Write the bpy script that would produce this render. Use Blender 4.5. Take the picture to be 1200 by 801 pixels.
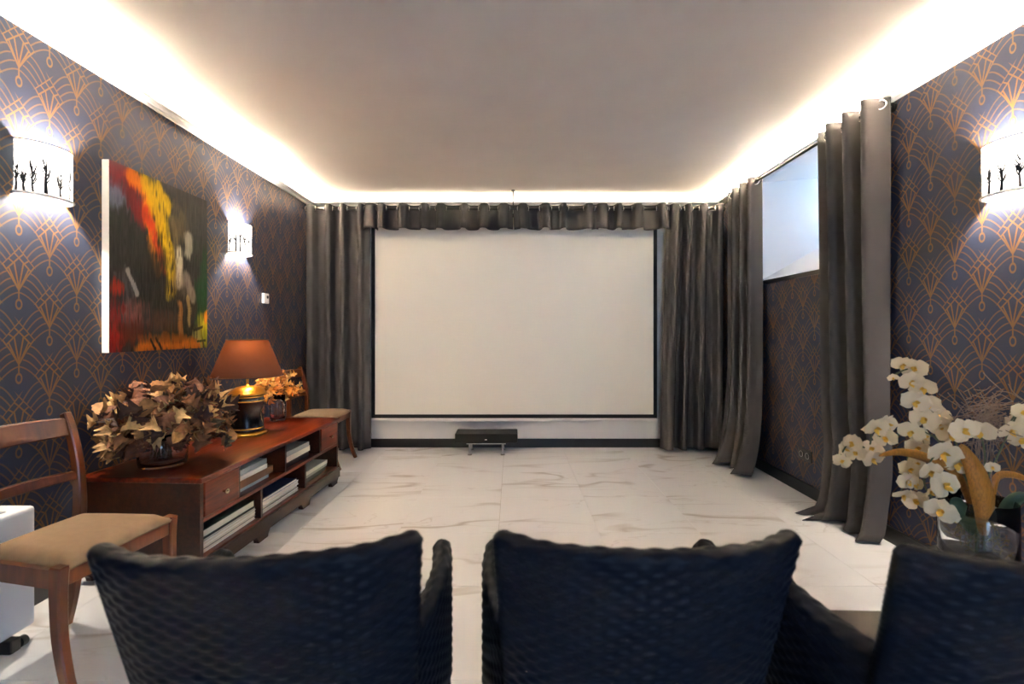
import bpy, bmesh, math, random
import numpy as np
from mathutils import Vector, Matrix

for o in list(bpy.data.objects):
    bpy.data.objects.remove(o, do_unlink=True)
scene = bpy.context.scene
COL = scene.collection
R = math.radians
F = 545.0            # focal length in pixels of the 1200 px wide frame
EYE = 1.2
XL, XR, YB, YR = -2.10, 2.16, 4.82, -1.75
CEIL = 2.60

# ------------------------------------------------------------------ camera
cam_d = bpy.data.cameras.new('camera')
cam = bpy.data.objects.new('camera', cam_d)
COL.objects.link(cam)
cam.location = (0, 0, EYE)
cam.rotation_euler = (R(90), 0, 0)
cam_d.sensor_width = 36
cam_d.lens = F * 36 / 1200
cam_d.shift_y = -12.5 / 1200
cam_d.clip_start = 0.02
cam_d.dof.use_dof = True
cam_d.dof.focus_distance = 4.3
cam_d.dof.aperture_fstop = 3.2
scene.camera = cam

# ------------------------------------------------------------------ world, exposure
w = bpy.data.worlds.new('sky')
scene.world = w
w.use_nodes = True
bg = w.node_tree.nodes['Background']
bg.inputs[0].default_value = (0.40, 0.63, 1.0, 1)
bg.inputs[1].default_value = 1.65
vs = scene.view_settings
vs.view_transform = 'Standard'
vs.look = 'None'
vs.gamma = 1
vs.use_curve_mapping = False
vs.exposure = 3.4

LED_COL, LED_POW = (1.0, 0.90, 0.73), 165.0
BULB_COL, BULB_POW = (1.0, 0.90, 0.78), 13.0
LAMP_COL, LAMP_POW = (1.0, 0.56, 0.20), 1.2

def portal(name, loc, rot, sx, sy):
    l = bpy.data.lights.new(name, 'AREA')
    l.shape = 'RECTANGLE'; l.size = sx; l.size_y = sy
    l.cycles.is_portal = True
    o = bpy.data.objects.new(name, l); COL.objects.link(o)
    o.location = loc; o.rotation_euler = rot
    return o
portal('daylight_portal', (2.97, 3.41, 2.3), (0, R(90), 0), 0.50, 0.95)
portal('daylight_portal', (0.6, YR - 0.12, 1.1), (R(90), 0, 0), 0.8, 2.0)

# ------------------------------------------------------------------ materials
def new_mat(name):
    m = bpy.data.materials.new(name); m.use_nodes = True
    nt = m.node_tree
    return m, nt, nt.nodes['Principled BSDF']

def s2l(c):
    return tuple(((x / 255) / 12.92 if x / 255 <= 0.04045 else ((x / 255 + 0.055) / 1.055) ** 2.4) for x in c)

MATS = {}
def mat(name, rgb, rough=0.5, metal=0.0, noise=0.0, scale=20, bump=0.0, bscale=200, stretch=None, emit=None, estr=0, spec=0.5):
    if name in MATS: return MATS[name]
    m, nt, b = new_mat(name)
    c = s2l(rgb)
    b.inputs['Base Color'].default_value = (*c, 1)
    b.inputs['Roughness'].default_value = rough
    b.inputs['Metallic'].default_value = metal
    b.inputs['Specular IOR Level'].default_value = spec
    if emit:
        b.inputs['Emission Color'].default_value = (*emit, 1)
        b.inputs['Emission Strength'].default_value = estr
    if noise or bump:
        tc = nt.nodes.new('ShaderNodeTexCoord')
        mp = nt.nodes.new('ShaderNodeMapping')
        if stretch: mp.inputs['Scale'].default_value = stretch
        nt.links.new(tc.outputs['Object'], mp.inputs[0])
    if noise:
        n = nt.nodes.new('ShaderNodeTexNoise'); n.inputs['Scale'].default_value = scale; n.inputs['Detail'].default_value = 4
        nt.links.new(mp.outputs[0], n.inputs[0])
        r = nt.nodes.new('ShaderNodeValToRGB')
        r.color_ramp.elements[0].position = 0.3; r.color_ramp.elements[1].position = 0.7
        r.color_ramp.elements[0].color = (*[x * (1 - noise) for x in c], 1)
        r.color_ramp.elements[1].color = (*[min(1, x * (1 + noise)) for x in c], 1)
        nt.links.new(n.outputs[0], r.inputs[0]); nt.links.new(r.outputs[0], b.inputs['Base Color'])
    if bump:
        n2 = nt.nodes.new('ShaderNodeTexNoise'); n2.inputs['Scale'].default_value = bscale
        nt.links.new(mp.outputs[0], n2.inputs[0])
        bp = nt.nodes.new('ShaderNodeBump'); bp.inputs['Strength'].default_value = bump; bp.inputs['Distance'].default_value = 0.002
        nt.links.new(n2.outputs[0], bp.inputs['Height']); nt.links.new(bp.outputs[0], b.inputs['Normal'])
    MATS[name] = m
    return m

def wallpaper():
    m, nt, b = new_mat('art_deco_wallpaper')
    N, L = nt.nodes, nt.links
    def M(op, a, c=None, d=None):
        n = N.new('ShaderNodeMath'); n.operation = op
        for i, v in enumerate((a, c, d)):
            if v is None: continue
            if isinstance(v, (int, float)): n.inputs[i].default_value = v
            else: L.new(v, n.inputs[i])
        return n.outputs[0]
    geo = N.new('ShaderNodeNewGeometry')
    sep = N.new('ShaderNodeSeparateXYZ'); L.new(geo.outputs['Position'], sep.inputs[0])
    px, u, v = sep.outputs[0], sep.outputs[1], sep.outputs[2]
    P, V, W = 0.263, 0.316, 0.0030
    half = P / 2
    # the two side walls were papered from different starting seams
    u = M('ADD', u, M('MULTIPLY', M('GREATER_THAN', px, 0.0), 2.112 - 2.269))
    def line(d, valid=None):
        n = N.new('ShaderNodeMapRange'); n.interpolation_type = 'SMOOTHSTEP'
        L.new(d, n.inputs[0])
        n.inputs[1].default_value = W * 1.3; n.inputs[2].default_value = W * 0.7
        n.inputs[3].default_value = 0; n.inputs[4].default_value = 1
        o = n.outputs[0]
        return M('MULTIPLY', o, valid) if valid is not None else o
    # fold onto one diamond cell: fan tip at (0, 0), cell corners (0, .183), (half, .025), (0, -.133)
    xs = M('DIVIDE', M('SUBTRACT', u, 2.112), P)
    xa = M('MULTIPLY', M('ABSOLUTE', M('SUBTRACT', xs, M('ROUND', xs))), P)
    ya = M('SUBTRACT', M('MULTIPLY', M('FRACT', M('ADD', M('DIVIDE', M('ADD', M('SUBTRACT', v, 1.533), 0.133), V), 50.0)), V), 0.133)
    sl = (V / 2) / half
    ins = M('MULTIPLY', M('LESS_THAN', M('ADD', ya, M('MULTIPLY', xa, sl)), 0.183), M('GREATER_THAN', M('SUBTRACT', ya, M('MULTIPLY', xa, sl)), -0.133))
    yb = M('ADD', ya, M('SUBTRACT', V / 2, M('MULTIPLY', M('GREATER_THAN', ya, 0.025), V)))
    def sel(p, q): return M('ADD', M('MULTIPLY', p, ins), M('MULTIPLY', q, M('SUBTRACT', 1.0, ins)))
    x = sel(xa, M('SUBTRACT', half, xa)); y = sel(ya, yb)
    cxyz = N.new('ShaderNodeCombineXYZ'); L.new(x, cxyz.inputs[0]); L.new(y, cxyz.inputs[1])
    def VM(op, a, b=None, sc=None):
        n = N.new('ShaderNodeVectorMath'); n.operation = op
        for i, q in enumerate((a, b)):
            if q is None: continue
            if isinstance(q, tuple): n.inputs[i].default_value = q
            else: L.new(q, n.inputs[i])
        if sc is not None: L.new(sc, n.inputs['Scale'])
        return n.outputs['Value'] if op in ('DOT_PRODUCT', 'LENGTH') else n.outputs[0]
    def seg(ax, ay, bx, by):
        d = VM('SUBTRACT', cxyz.outputs[0], (ax, ay, 0)); e = (bx - ax, by - ay, 0); l2 = e[0] ** 2 + e[1] ** 2
        t = N.new('ShaderNodeClamp'); L.new(VM('DOT_PRODUCT', d, (e[0] / l2, e[1] / l2, 0)), t.inputs[0])
        sc = VM('SCALE', e, None, t.outputs[0])
        return VM('LENGTH', VM('SUBTRACT', d, sc))
    total = None
    for A in ((0, -.042, 0, .01), (0, 0, .034, .062), (.034, .062, .064, .105), (.064, .105, 0, .180), (.050, .084, 0, .138), (0, 0, .041, .094), (0, .01, .019, .118),
              (0, .138, .020, .158), (.022, .115, .042, .131)):
        l = line(seg(*A)); total = l if total is None else M('MAXIMUM', total, l)
    qy = M('DIVIDE', M('ADD', y, 0.060), 0.019); qx = M('DIVIDE', x, 0.0115)
    q = M('SQRT', M('ADD', M('MULTIPLY', qx, qx), M('MULTIPLY', qy, qy)))
    total = M('MAXIMUM', total, line(M('MULTIPLY', M('ABSOLUTE', M('SUBTRACT', q, 1.0)), 0.012)))
    wA = 0.0657
    for k in range(5):
        t = k / 4
        X0, Y0, D = 0.064 * t, -0.010 + 0.113 * t, 0.043 + 0.037 * t
        xi = M('DIVIDE', M('SUBTRACT', x, X0), wA)
        xc = N.new('ShaderNodeClamp'); L.new(xi, xc.inputs[0]); xc = xc.outputs[0]
        p = M('POWER', xc, 1.6)
        slope = M('MULTIPLY', M('POWER', xc, 0.6), D * 1.6 / wA)
        dy = M('ABSOLUTE', M('ADD', M('SUBTRACT', y, Y0), M('MULTIPLY', p, D)))
        d = M('DIVIDE', dy, M('SQRT', M('ADD', M('MULTIPLY', slope, slope), 1.0)))
        ok = M('MULTIPLY', M('GREATER_THAN', xi, 0.0), M('LESS_THAN', xi, 1.02))
        total = M('MAXIMUM', total, M('MULTIPLY', line(d, ok), 0.72))
    mix = N.new('ShaderNodeMix'); mix.data_type = 'RGBA'
    L.new(total, mix.inputs[0])
    mix.inputs[6].default_value = (*s2l((36, 42, 59)), 1)
    mix.inputs[7].default_value = (*s2l((101, 70, 38)), 1)
    L.new(mix.outputs[2], b.inputs['Base Color'])
    L.new(M('MULTIPLY', total, 0.15), b.inputs['Metallic'])
    L.new(M('SUBTRACT', 0.50, M('MULTIPLY', total, 0.08)), b.inputs['Roughness'])
    b.inputs['Specular IOR Level'].default_value = 0.2
    return m

def marble():
    m, nt, b = new_mat('marble_tile')
    N, L = nt.nodes, nt.links
    oi = N.new('ShaderNodeObjectInfo')
    tc = N.new('ShaderNodeTexCoord')
    off = N.new('ShaderNodeVectorMath'); off.operation = 'SCALE'; off.inputs[0].default_value = (13, 29, 7)
    L.new(oi.outputs['Random'], off.inputs['Scale'])
    add = N.new('ShaderNodeVectorMath'); add.operation = 'ADD'
    L.new(tc.outputs['Object'], add.inputs[0]); L.new(off.outputs[0], add.inputs[1])
    mp = N.new('ShaderNodeMapping'); mp.inputs['Rotation'].default_value = (0, 0, R(-16)); mp.inputs['Scale'].default_value = (0.45, 1.9, 1)
    L.new(add.outputs[0], mp.inputs[0])
    def vein(scale, det, dist, w0, w1):
        n = N.new('ShaderNodeTexNoise'); n.inputs['Scale'].default_value = scale; n.inputs['Detail'].default_value = det
        n.inputs['Distortion'].default_value = dist; n.inputs['Roughness'].default_value = 0.5
        L.new(mp.outputs[0], n.inputs[0])
        s = N.new('ShaderNodeMath'); s.operation = 'SUBTRACT'; L.new(n.outputs[0], s.inputs[0]); s.inputs[1].default_value = 0.5
        a = N.new('ShaderNodeMath'); a.operation = 'ABSOLUTE'; L.new(s.outputs[0], a.inputs[0])
        r = N.new('ShaderNodeMapRange'); L.new(a.outputs[0], r.inputs[0])
        r.inputs[1].default_value = w0; r.inputs[2].default_value = w1; r.inputs[3].default_value = 1; r.inputs[4].default_value = 0
        return r.outputs[0]
    v1 = vein(1.1, 3, 0.5, 0.0, 0.022)
    v2 = vein(2.6, 4, 0.8, 0.0, 0.010)
    msk = N.new('ShaderNodeTexNoise'); msk.inputs['Scale'].default_value = 2.0
    L.new(mp.outputs[0], msk.inputs[0])
    mr = N.new('ShaderNodeMapRange'); L.new(msk.outputs[0], mr.inputs[0]); mr.inputs[1].default_value = 0.42; mr.inputs[2].default_value = 0.62
    q = N.new('ShaderNodeMath'); q.operation = 'MULTIPLY'; L.new(v2, q.inputs[0]); q.inputs[1].default_value = 0.5
    mx = N.new('ShaderNodeMath'); mx.operation = 'MAXIMUM'; L.new(v1, mx.inputs[0]); L.new(q.outputs[0], mx.inputs[1])
    f = N.new('ShaderNodeMath'); f.operation = 'MULTIPLY'; L.new(mx.outputs[0], f.inputs[0]); L.new(mr.outputs[0], f.inputs[1])
    f2 = N.new('ShaderNodeMath'); f2.operation = 'MULTIPLY'; L.new(f.outputs[0], f2.inputs[0]); f2.inputs[1].default_value = 0.6
    mix = N.new('ShaderNodeMix'); mix.data_type = 'RGBA'; L.new(f2.outputs[0], mix.inputs[0])
    mix.inputs[6].default_value = (*s2l((232, 231, 230)), 1)
    mix.inputs[7].default_value = (*s2l((150, 132, 112)), 1)
    L.new(mix.outputs[2], b.inputs['Base Color'])
    b.inputs['Roughness'].default_value = 0.3
    return m

def wood(name, dark, light, rough=0.32, stretch=(1.2, 14, 14)):
    m, nt, b = new_mat(name)
    N, L = nt.nodes, nt.links
    tc = N.new('ShaderNodeTexCoord'); mp = N.new('ShaderNodeMapping'); mp.inputs['Scale'].default_value = stretch
    L.new(tc.outputs['Object'], mp.inputs[0])
    n = N.new('ShaderNodeTexNoise'); n.inputs['Scale'].default_value = 3.0; n.inputs['Detail'].default_value = 6; n.inputs['Distortion'].default_value = 0.6
    L.new(mp.outputs[0], n.inputs[0])
    r = N.new('ShaderNodeValToRGB'); r.color_ramp.elements[0].position = 0.3; r.color_ramp.elements[1].position = 0.72
    r.color_ramp.elements[0].color = (*s2l(dark), 1); r.color_ramp.elements[1].color = (*s2l(light), 1)
    L.new(n.outputs[0], r.inputs[0]); L.new(r.outputs[0], b.inputs['Base Color'])
    b.inputs['Roughness'].default_value = rough
    b.inputs['Coat Weight'].default_value = 0.08; b.inputs['Specular IOR Level'].default_value = 0.35; b.inputs['Coat Roughness'].default_value = 0.2
    return m

def glass(name, tint=(1, 1, 1)):
    m, nt, b = new_mat(name)
    b.inputs['Base Color'].default_value = (*tint, 1)
    b.inputs['Transmission Weight'].default_value = 1.0
    b.inputs['Roughness'].default_value = 0.0
    b.inputs['IOR'].default_value = 1.45
    return m

def pane_glass():
    m = bpy.data.materials.new('window_glass'); m.use_nodes = True
    nt = m.node_tree; nt.nodes.clear()
    out = nt.nodes.new('ShaderNodeOutputMaterial'); mx = nt.nodes.new('ShaderNodeMixShader')
    t = nt.nodes.new('ShaderNodeBsdfTransparent'); g = nt.nodes.new('ShaderNodeBsdfGlossy'); g.inputs['Roughness'].default_value = 0.02
    mx.inputs[0].default_value = 0.08
    nt.links.new(t.outputs[0], mx.inputs[1]); nt.links.new(g.outputs[0], mx.inputs[2]); nt.links.new(mx.outputs[0], out.inputs[0])
    return m

def fabric_translucent(name, rgb, rough=0.9, trans=0.35, tcol=None):
    m = bpy.data.materials.new(name); m.use_nodes = True
    nt = m.node_tree; b = nt.nodes['Principled BSDF']; out = nt.nodes['Material Output']
    b.inputs['Base Color'].default_value = (*s2l(rgb), 1); b.inputs['Roughness'].default_value = rough
    t = nt.nodes.new('ShaderNodeBsdfTranslucent'); t.inputs[0].default_value = (*(tcol or s2l(rgb)), 1)
    mx = nt.nodes.new('ShaderNodeMixShader'); mx.inputs[0].default_value = trans
    nt.links.new(b.outputs[0], mx.inputs[1]); nt.links.new(t.outputs[0], mx.inputs[2]); nt.links.new(mx.outputs[0], out.inputs[0])
    return m

WP = wallpaper(); MARBLE = marble(); GLASS = glass('clear_glass'); PANE = pane_glass()
WHITE = mat('white_paint', (244, 240, 235), 0.75, bump=0.08, bscale=60)
CEILM = mat('ceiling_paint', (204, 194, 186), 0.85, noise=0.03, scale=2.5)
TRIMW = mat('trim_white', (238, 234, 228), 0.5)
BLACK = mat('black_trim', (16, 16, 17), 0.35)
CURT = mat('grey_curtain', (68, 65, 65), 0.85, noise=0.03, scale=4, spec=0.15)
CHROME = mat('chrome', (215, 213, 210), 0.15, 1.0)
BLKMET = mat('black_metal', (14, 14, 15), 0.35, 0.3)
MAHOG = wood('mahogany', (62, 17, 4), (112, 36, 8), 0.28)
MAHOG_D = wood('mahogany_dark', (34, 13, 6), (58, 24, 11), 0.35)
CHWOOD = wood('chair_wood', (66, 27, 8), (104, 48, 16), 0.3, (9, 9, 1.2))
SEATF = mat('seat_fabric', (122, 100, 76), 0.9, noise=0.05, scale=40, bump=0.3, bscale=900)

# ------------------------------------------------------------------ mesh helpers
def link_mesh(name, me, m, parent=None):
    o = bpy.data.objects.new(name, me); COL.objects.link(o)
    if m is not None and not me.materials: me.materials.append(m)
    if parent: o.parent = parent
    return o

def mk(name, verts, faces, m, parent=None, smooth=False, fix=True):
    me = bpy.data.meshes.new(name)
    me.from_pydata([tuple(v) for v in verts], [], faces)
    if fix:
        bm = bmesh.new(); bm.from_mesh(me); bmesh.ops.recalc_face_normals(bm, faces=bm.faces); bm.to_mesh(me); bm.free()
    if smooth: me.shade_smooth()
    return link_mesh(name, me, m, parent)

def box_vf(x0, x1, y0, y1, z0, z1):
    v = [(x0, y0, z0), (x1, y0, z0), (x1, y1, z0), (x0, y1, z0), (x0, y0, z1), (x1, y0, z1), (x1, y1, z1), (x0, y1, z1)]
    f = [(0, 3, 2, 1), (4, 5, 6, 7), (0, 1, 5, 4), (1, 2, 6, 5), (2, 3, 7, 6), (3, 0, 4, 7)]
    return v, f

def join(*parts):
    V, Fc = [], []
    for v, f in parts:
        n = len(V); V += list(v); Fc += [tuple(i + n for i in q) for q in f]
    return V, Fc

def box(name, x0, x1, y0, y1, z0, z1, m, parent=None, bevel=0.0, seg=2):
    v, f = box_vf(x0, x1, y0, y1, z0, z1)
    o = mk(name, v, f, m, parent)
    if bevel: bev(o, bevel, seg)
    return o

def bev(o, width, seg=2):
    bm = bmesh.new(); bm.from_mesh(o.data)
    bmesh.ops.bevel(bm, geom=list(bm.edges), offset=width, segments=seg, profile=0.5, affect='EDGES', clamp_overlap=True)
    bm.to_mesh(o.data); bm.free()

def tube_vf(pts, rad, n=10, cap=True):
    pts = [Vector(p) for p in pts]
    rs = rad if isinstance(rad, (list, tuple)) else [rad] * len(pts)
    V, Fc = [], []
    up = None
    for i, p in enumerate(pts):
        t = (pts[min(i + 1, len(pts) - 1)] - pts[max(i - 1, 0)]).normalized()
        if up is None:
            up = Vector((0, 0, 1)) if abs(t.z) < 0.9 else Vector((1, 0, 0))
        a = t.cross(up); a.normalize(); b = a.cross(t).normalized(); up = b
        for k in range(n):
            th = 2 * math.pi * k / n
            V.append(p + (a * math.cos(th) + b * math.sin(th)) * rs[i])
    for i in range(len(pts) - 1):
        for k in range(n):
            k2 = (k + 1) % n
            Fc.append((i * n + k, i * n + k2, (i + 1) * n + k2, (i + 1) * n + k))
    if cap:
        Fc.append(tuple(range(n))); Fc.append(tuple((len(pts) - 1) * n + k for k in range(n)))
    return V, Fc

def lathe_vf(prof, n=40, c=(0, 0, 0)):
    V, Fc = [], []
    for (r, z) in prof:
        for k in range(n):
            th = 2 * math.pi * k / n
            V.append((c[0] + r * math.cos(th), c[1] + r * math.sin(th), c[2] + z))
    for i in range(len(prof) - 1):
        for k in range(n):
            k2 = (k + 1) % n
            Fc.append((i * n + k, i * n + k2, (i + 1) * n + k2, (i + 1) * n + k))
    return V, Fc

def torus_vf(rr, r, axis='x', n=20, k=8):
    V, Fc = [], []
    for i in range(n):
        a = 2 * math.pi * i / n
        for j in range(k):
            b = 2 * math.pi * j / k
            d, h = rr + r * math.cos(b), r * math.sin(b)
            V.append((h, d * math.cos(a), d * math.sin(a)) if axis == 'x' else (d * math.cos(a), h, d * math.sin(a)))
    for i in range(n):
        for j in range(k):
            Fc.append((i * k + j, i * k + (j + 1) % k, ((i + 1) % n) * k + (j + 1) % k, ((i + 1) % n) * k + j))
    return V, Fc

def spline(pts, n=8):
    pts = [Vector(p) for p in pts]; out = []
    for i in range(len(pts) - 1):
        p0, p1, p2, p3 = pts[max(i - 1, 0)], pts[i], pts[i + 1], pts[min(i + 2, len(pts) - 1)]
        for k in range(n):
            t = k / n
            out.append(0.5 * ((2 * p1) + (p2 - p0) * t + (2 * p0 - 5 * p1 + 4 * p2 - p3) * t * t + (3 * p1 - p0 - 3 * p2 + p3) * t ** 3))
    out.append(pts[-1]); return out

def tag(o, label, cat, group=None):
    o['label'] = label; o['category'] = cat
    if group: o['group'] = group
    return o

def thing(name, label, cat, loc=(0, 0, 0), rz=0.0, group=None):
    o = bpy.data.objects.new(name, None); COL.objects.link(o)
    o.location = loc; o.rotation_euler = (0, 0, rz); o.empty_display_size = 0.1
    return tag(o, label, cat, group)

def struct(o):
    o['kind'] = 'structure'; return o

def dup(root, loc, rz, label=None):
    r = root.copy(); COL.objects.link(r); r.location = loc; r.rotation_euler = (0, 0, rz)
    if label: r['label'] = label
    for ch in list(root.children):
        c = ch.copy(); COL.objects.link(c); c.parent = r
        for g in list(ch.children):
            d = g.copy(); COL.objects.link(d); d.parent = c
    return r

def at(px, py, Y):
    return Vector(((px - 600) / F * Y, Y, EYE + (388 - py) / F * Y))

# ------------------------------------------------------------------ room shell
fl = struct(box('floor', XL, XR, YR, YB, -0.08, -0.004, mat('grout', (176, 168, 156), 0.9)))
tile_me = None
TX = [-0.08 + 0.6 * k for k in range(-4, 5)]
TY = [2.19 + 0.59 * k for k in range(-7, 6)]
for i in range(len(TX) - 1):
    for j in range(len(TY) - 1):
        x0, x1 = max(TX[i], XL), min(TX[i + 1], XR); y0, y1 = max(TY[j], YR), min(TY[j + 1], YB)
        if x1 - x0 < 0.02 or y1 - y0 < 0.02: continue
        full = abs(x1 - x0 - 0.6) < 1e-4 and abs(y1 - y0 - 0.59) < 1e-4
        g = 0.001
        if full and tile_me:
            t = bpy.data.objects.new('tile', tile_me); COL.objects.link(t); t.parent = fl
        else:
            hx, hy = (x1 - x0) / 2, (y1 - y0) / 2
            t = box('tile', -hx + g, hx - g, -hy + g, hy - g, -0.006, 0.0, MARBLE, fl)
            if full: tile_me = t.data
        t.location = ((x0 + x1) / 2, (y0 + y1) / 2, 0)
struct(box('ceiling', XL - 0.1, XR + 0.1, YR - 0.1, YB + 0.1, CEIL, CEIL + 0.1, CEILM))
struct(box('wall_left', XL - 0.1, XL, YR, YB, 0, CEIL, WP))
struct(box('wall_back', XL - 0.1, XR + 0.1, YB, YB + 0.1, 0, CEIL, WHITE))
OY0, OY1, OZ0, OZ1 = 2.86, 4.07, 1.633, 2.497
wr = struct(mk('wall_right', *join(box_vf(XR, XR + 0.12, YR, OY0, 0, CEIL), box_vf(XR, XR + 0.12, OY1, YB, 0, CEIL),
                            box_vf(XR, XR + 0.12, OY0, OY1, 0, OZ0), box_vf(XR, XR + 0.12, OY0, OY1, OZ1, CEIL)), WP))
WX = 2.92; wy0, wy1, wz0, wz1 = 2.98, 3.80, 2.12, 2.49
e = 0.0005
inner = [(XR + e, OY0, OZ0), (XR + e, OY1, OZ0), (XR + e, OY1, OZ1), (XR + e, OY0, OZ1)]
outer = [(WX, wy0, wz0), (WX, wy1, wz0), (WX, wy1, wz1), (WX, wy0, wz1)]
rv = mk('window_reveal', inner + outer, [(0, 1, 5, 4), (1, 2, 6, 5), (2, 3, 7, 6), (3, 0, 4, 7)], WHITE, wr, fix=False)
so = rv.modifiers.new('solid', 'SOLIDIFY'); so.thickness = 0.05; so.offset = 1
box('sill_trim', XR - 0.008, XR + 0.015, OY0, OY1, OZ0 - 0.03, OZ0 + 0.002, BLACK, wr)
w1 = struct(mk('window_1', *join(box_vf(WX, WX + 0.05, wy0, wy1, wz0, wz0 + 0.04), box_vf(WX, WX + 0.05, wy0, wy1, wz1 - 0.04, wz1),
                         box_vf(WX, WX + 0.05, wy0, wy0 + 0.045, wz0, wz1), box_vf(WX, WX + 0.05, wy1 - 0.045, wy1, wz0, wz1)), TRIMW))
box('pane', WX + 0.02, WX + 0.026, wy0 + 0.045, wy1 - 0.045, wz0 + 0.04, wz1 - 0.04, PANE, w1)
# rear wall; the unseen glazed door is added for cool daylight on the chairs
DX0, DX1, DZ = 0.2, 1.0, 2.10
struct(mk('wall_rear', *join(box_vf(XL - 0.1, DX0, YR - 0.1, YR, 0, CEIL), box_vf(DX1, XR + 0.12, YR - 0.1, YR, 0, CEIL),
                         box_vf(DX0, DX1, YR - 0.1, YR, DZ, CEIL)), WHITE))
d1 = struct(mk('unseen_door_1', *join(*[box_vf(x, x + 0.08, YR - 0.08, YR - 0.03, 0, DZ) for x in (DX0, DX1 - 0.08)],
                         box_vf(DX0 + 0.08, DX1 - 0.08, YR - 0.08, YR - 0.03, 0, 0.25), box_vf(DX0 + 0.08, DX1 - 0.08, YR - 0.08, YR - 0.03, DZ - 0.08, DZ)), TRIMW))
box('pane', DX0 + 0.08, DX1 - 0.08, YR - 0.058, YR - 0.052, 0.25, DZ - 0.08, PANE, d1)
box('handle', DX0 + 0.015, DX0 + 0.035, YR - 0.03, YR + 0.03, 0.98, 1.12, CHROME, d1, bevel=0.004)
BH = 0.09
struct(box('baseboard_left', XL, XL + 0.014, YR, YB, 0, BH, BLACK, bevel=0.003))
struct(box('baseboard_right', XR - 0.014, XR, YR, YB, 0, BH, BLACK, bevel=0.003))
struct(box('baseboard_back', XL + 0.014, XR - 0.014, YB - 0.014, YB, 0, BH, BLACK, bevel=0.003))

# cornice with the cove light behind its lip
CP = [(0, 2.497), (0.022, 2.497), (0.028, 2.505), (0.056, 2.508), (0.066, 2.511), (0.070, 2.515), (0.070, 2.525), (0.062, 2.525), (0.058, 2.514), (0.004, 2.514), (0.004, 2.5995), (0, 2.5995)]
def led_mat(power):
    m = bpy.data.materials.new('led_strip'); m.use_nodes = True
    n = m.node_tree; n.nodes.clear()
    o = n.nodes.new('ShaderNodeOutputMaterial'); e = n.nodes.new('ShaderNodeEmission')
    e.inputs[0].default_value = (*LED_COL, 1); e.inputs[1].default_value = power
    n.links.new(e.outputs[0], o.inputs[0])
    return m
LEDM, LEDM_BACK = led_mat(LED_POW), led_mat(LED_POW * 0.04)   # the strip over the screen is dimmed
def cornice(n, side, desc):
    V = []
    for end in (0, 1):
        for d, z in CP:
            if side == 'L': V.append((XL + d, (YR + d, YB - d)[end], z))
            if side == 'R': V.append((XR - d, (YR + d, YB - d)[end], z))
            if side == 'B': V.append(((XL + d, XR - d)[end], YB - d, z))
            if side == 'K': V.append(((XL + d, XR - d)[end], YR + d, z))
    k = len(CP)
    fc = [(i, (i + 1) % k, k + (i + 1) % k, k + i) for i in range(k)] + [tuple(range(k)), tuple(range(k, 2 * k))]
    struct(mk('trim_%d' % n, V, fc, TRIMW))
    a, b, z0, z1 = 0.0545, 0.0575, 2.5145, 2.5245
    if side == 'L': q = box_vf(XL + a, XL + b, -0.6, YB - 0.05, z0, z1)
    if side == 'R': q = box_vf(XR - b, XR - a, -0.6, YB - 0.05, z0, z1)
    if side == 'B': q = box_vf(XL + 0.05, XR - 0.05, YB - b, YB - a, z0, z1)
    if side == 'K': return
    tag(mk('led_strip', *q, LEDM_BACK if side == 'B' else LEDM), desc, 'light strip', 'cove lights behind the cornice')
cornice(1, 'L', 'glowing cove light strip above the wall with the painting')
cornice(2, 'R', 'glowing cove light strip above the wall with the window')
cornice(3, 'B', 'glowing cove light strip above the projection screen')
cornice(4, 'K', '')

# ------------------------------------------------------------------ projection screen
SY = 4.745
sc = thing('projection_screen', 'large cream projection screen with black border on the white wall', 'screen', (0.02, SY, 0))
sx0, sx1, sz0, sz1 = -1.455, 1.460, 0.315, 2.40
bw = 0.038
box('screen_surface', sx0 + bw, sx1 - bw, -0.001, 0.003, sz0 + bw, sz1 - bw, mat('screen_cloth', (244, 239, 226), 0.85), sc)
mk('border', *join(box_vf(sx0, sx0 + bw, -0.002, 0.004, sz0, sz1), box_vf(sx1 - bw, sx1, -0.002, 0.004, sz0, sz1),
                   box_vf(sx0 + bw, sx1 - bw, -0.002, 0.004, sz0, sz0 + bw), box_vf(sx0 + bw, sx1 - bw, -0.002, 0.004, sz1 - bw, sz1)), mat('screen_border', (12, 12, 12), 0.8), sc)
box('bottom_bar', sx0, sx1, -0.012, 0.014, sz0 - 0.03, sz0, TRIMW, sc, bevel=0.005)
box('casing', sx0 - 0.05, sx1 + 0.05, -0.03, 0.07, sz1, sz1 + 0.085, TRIMW, sc, bevel=0.01)

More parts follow.
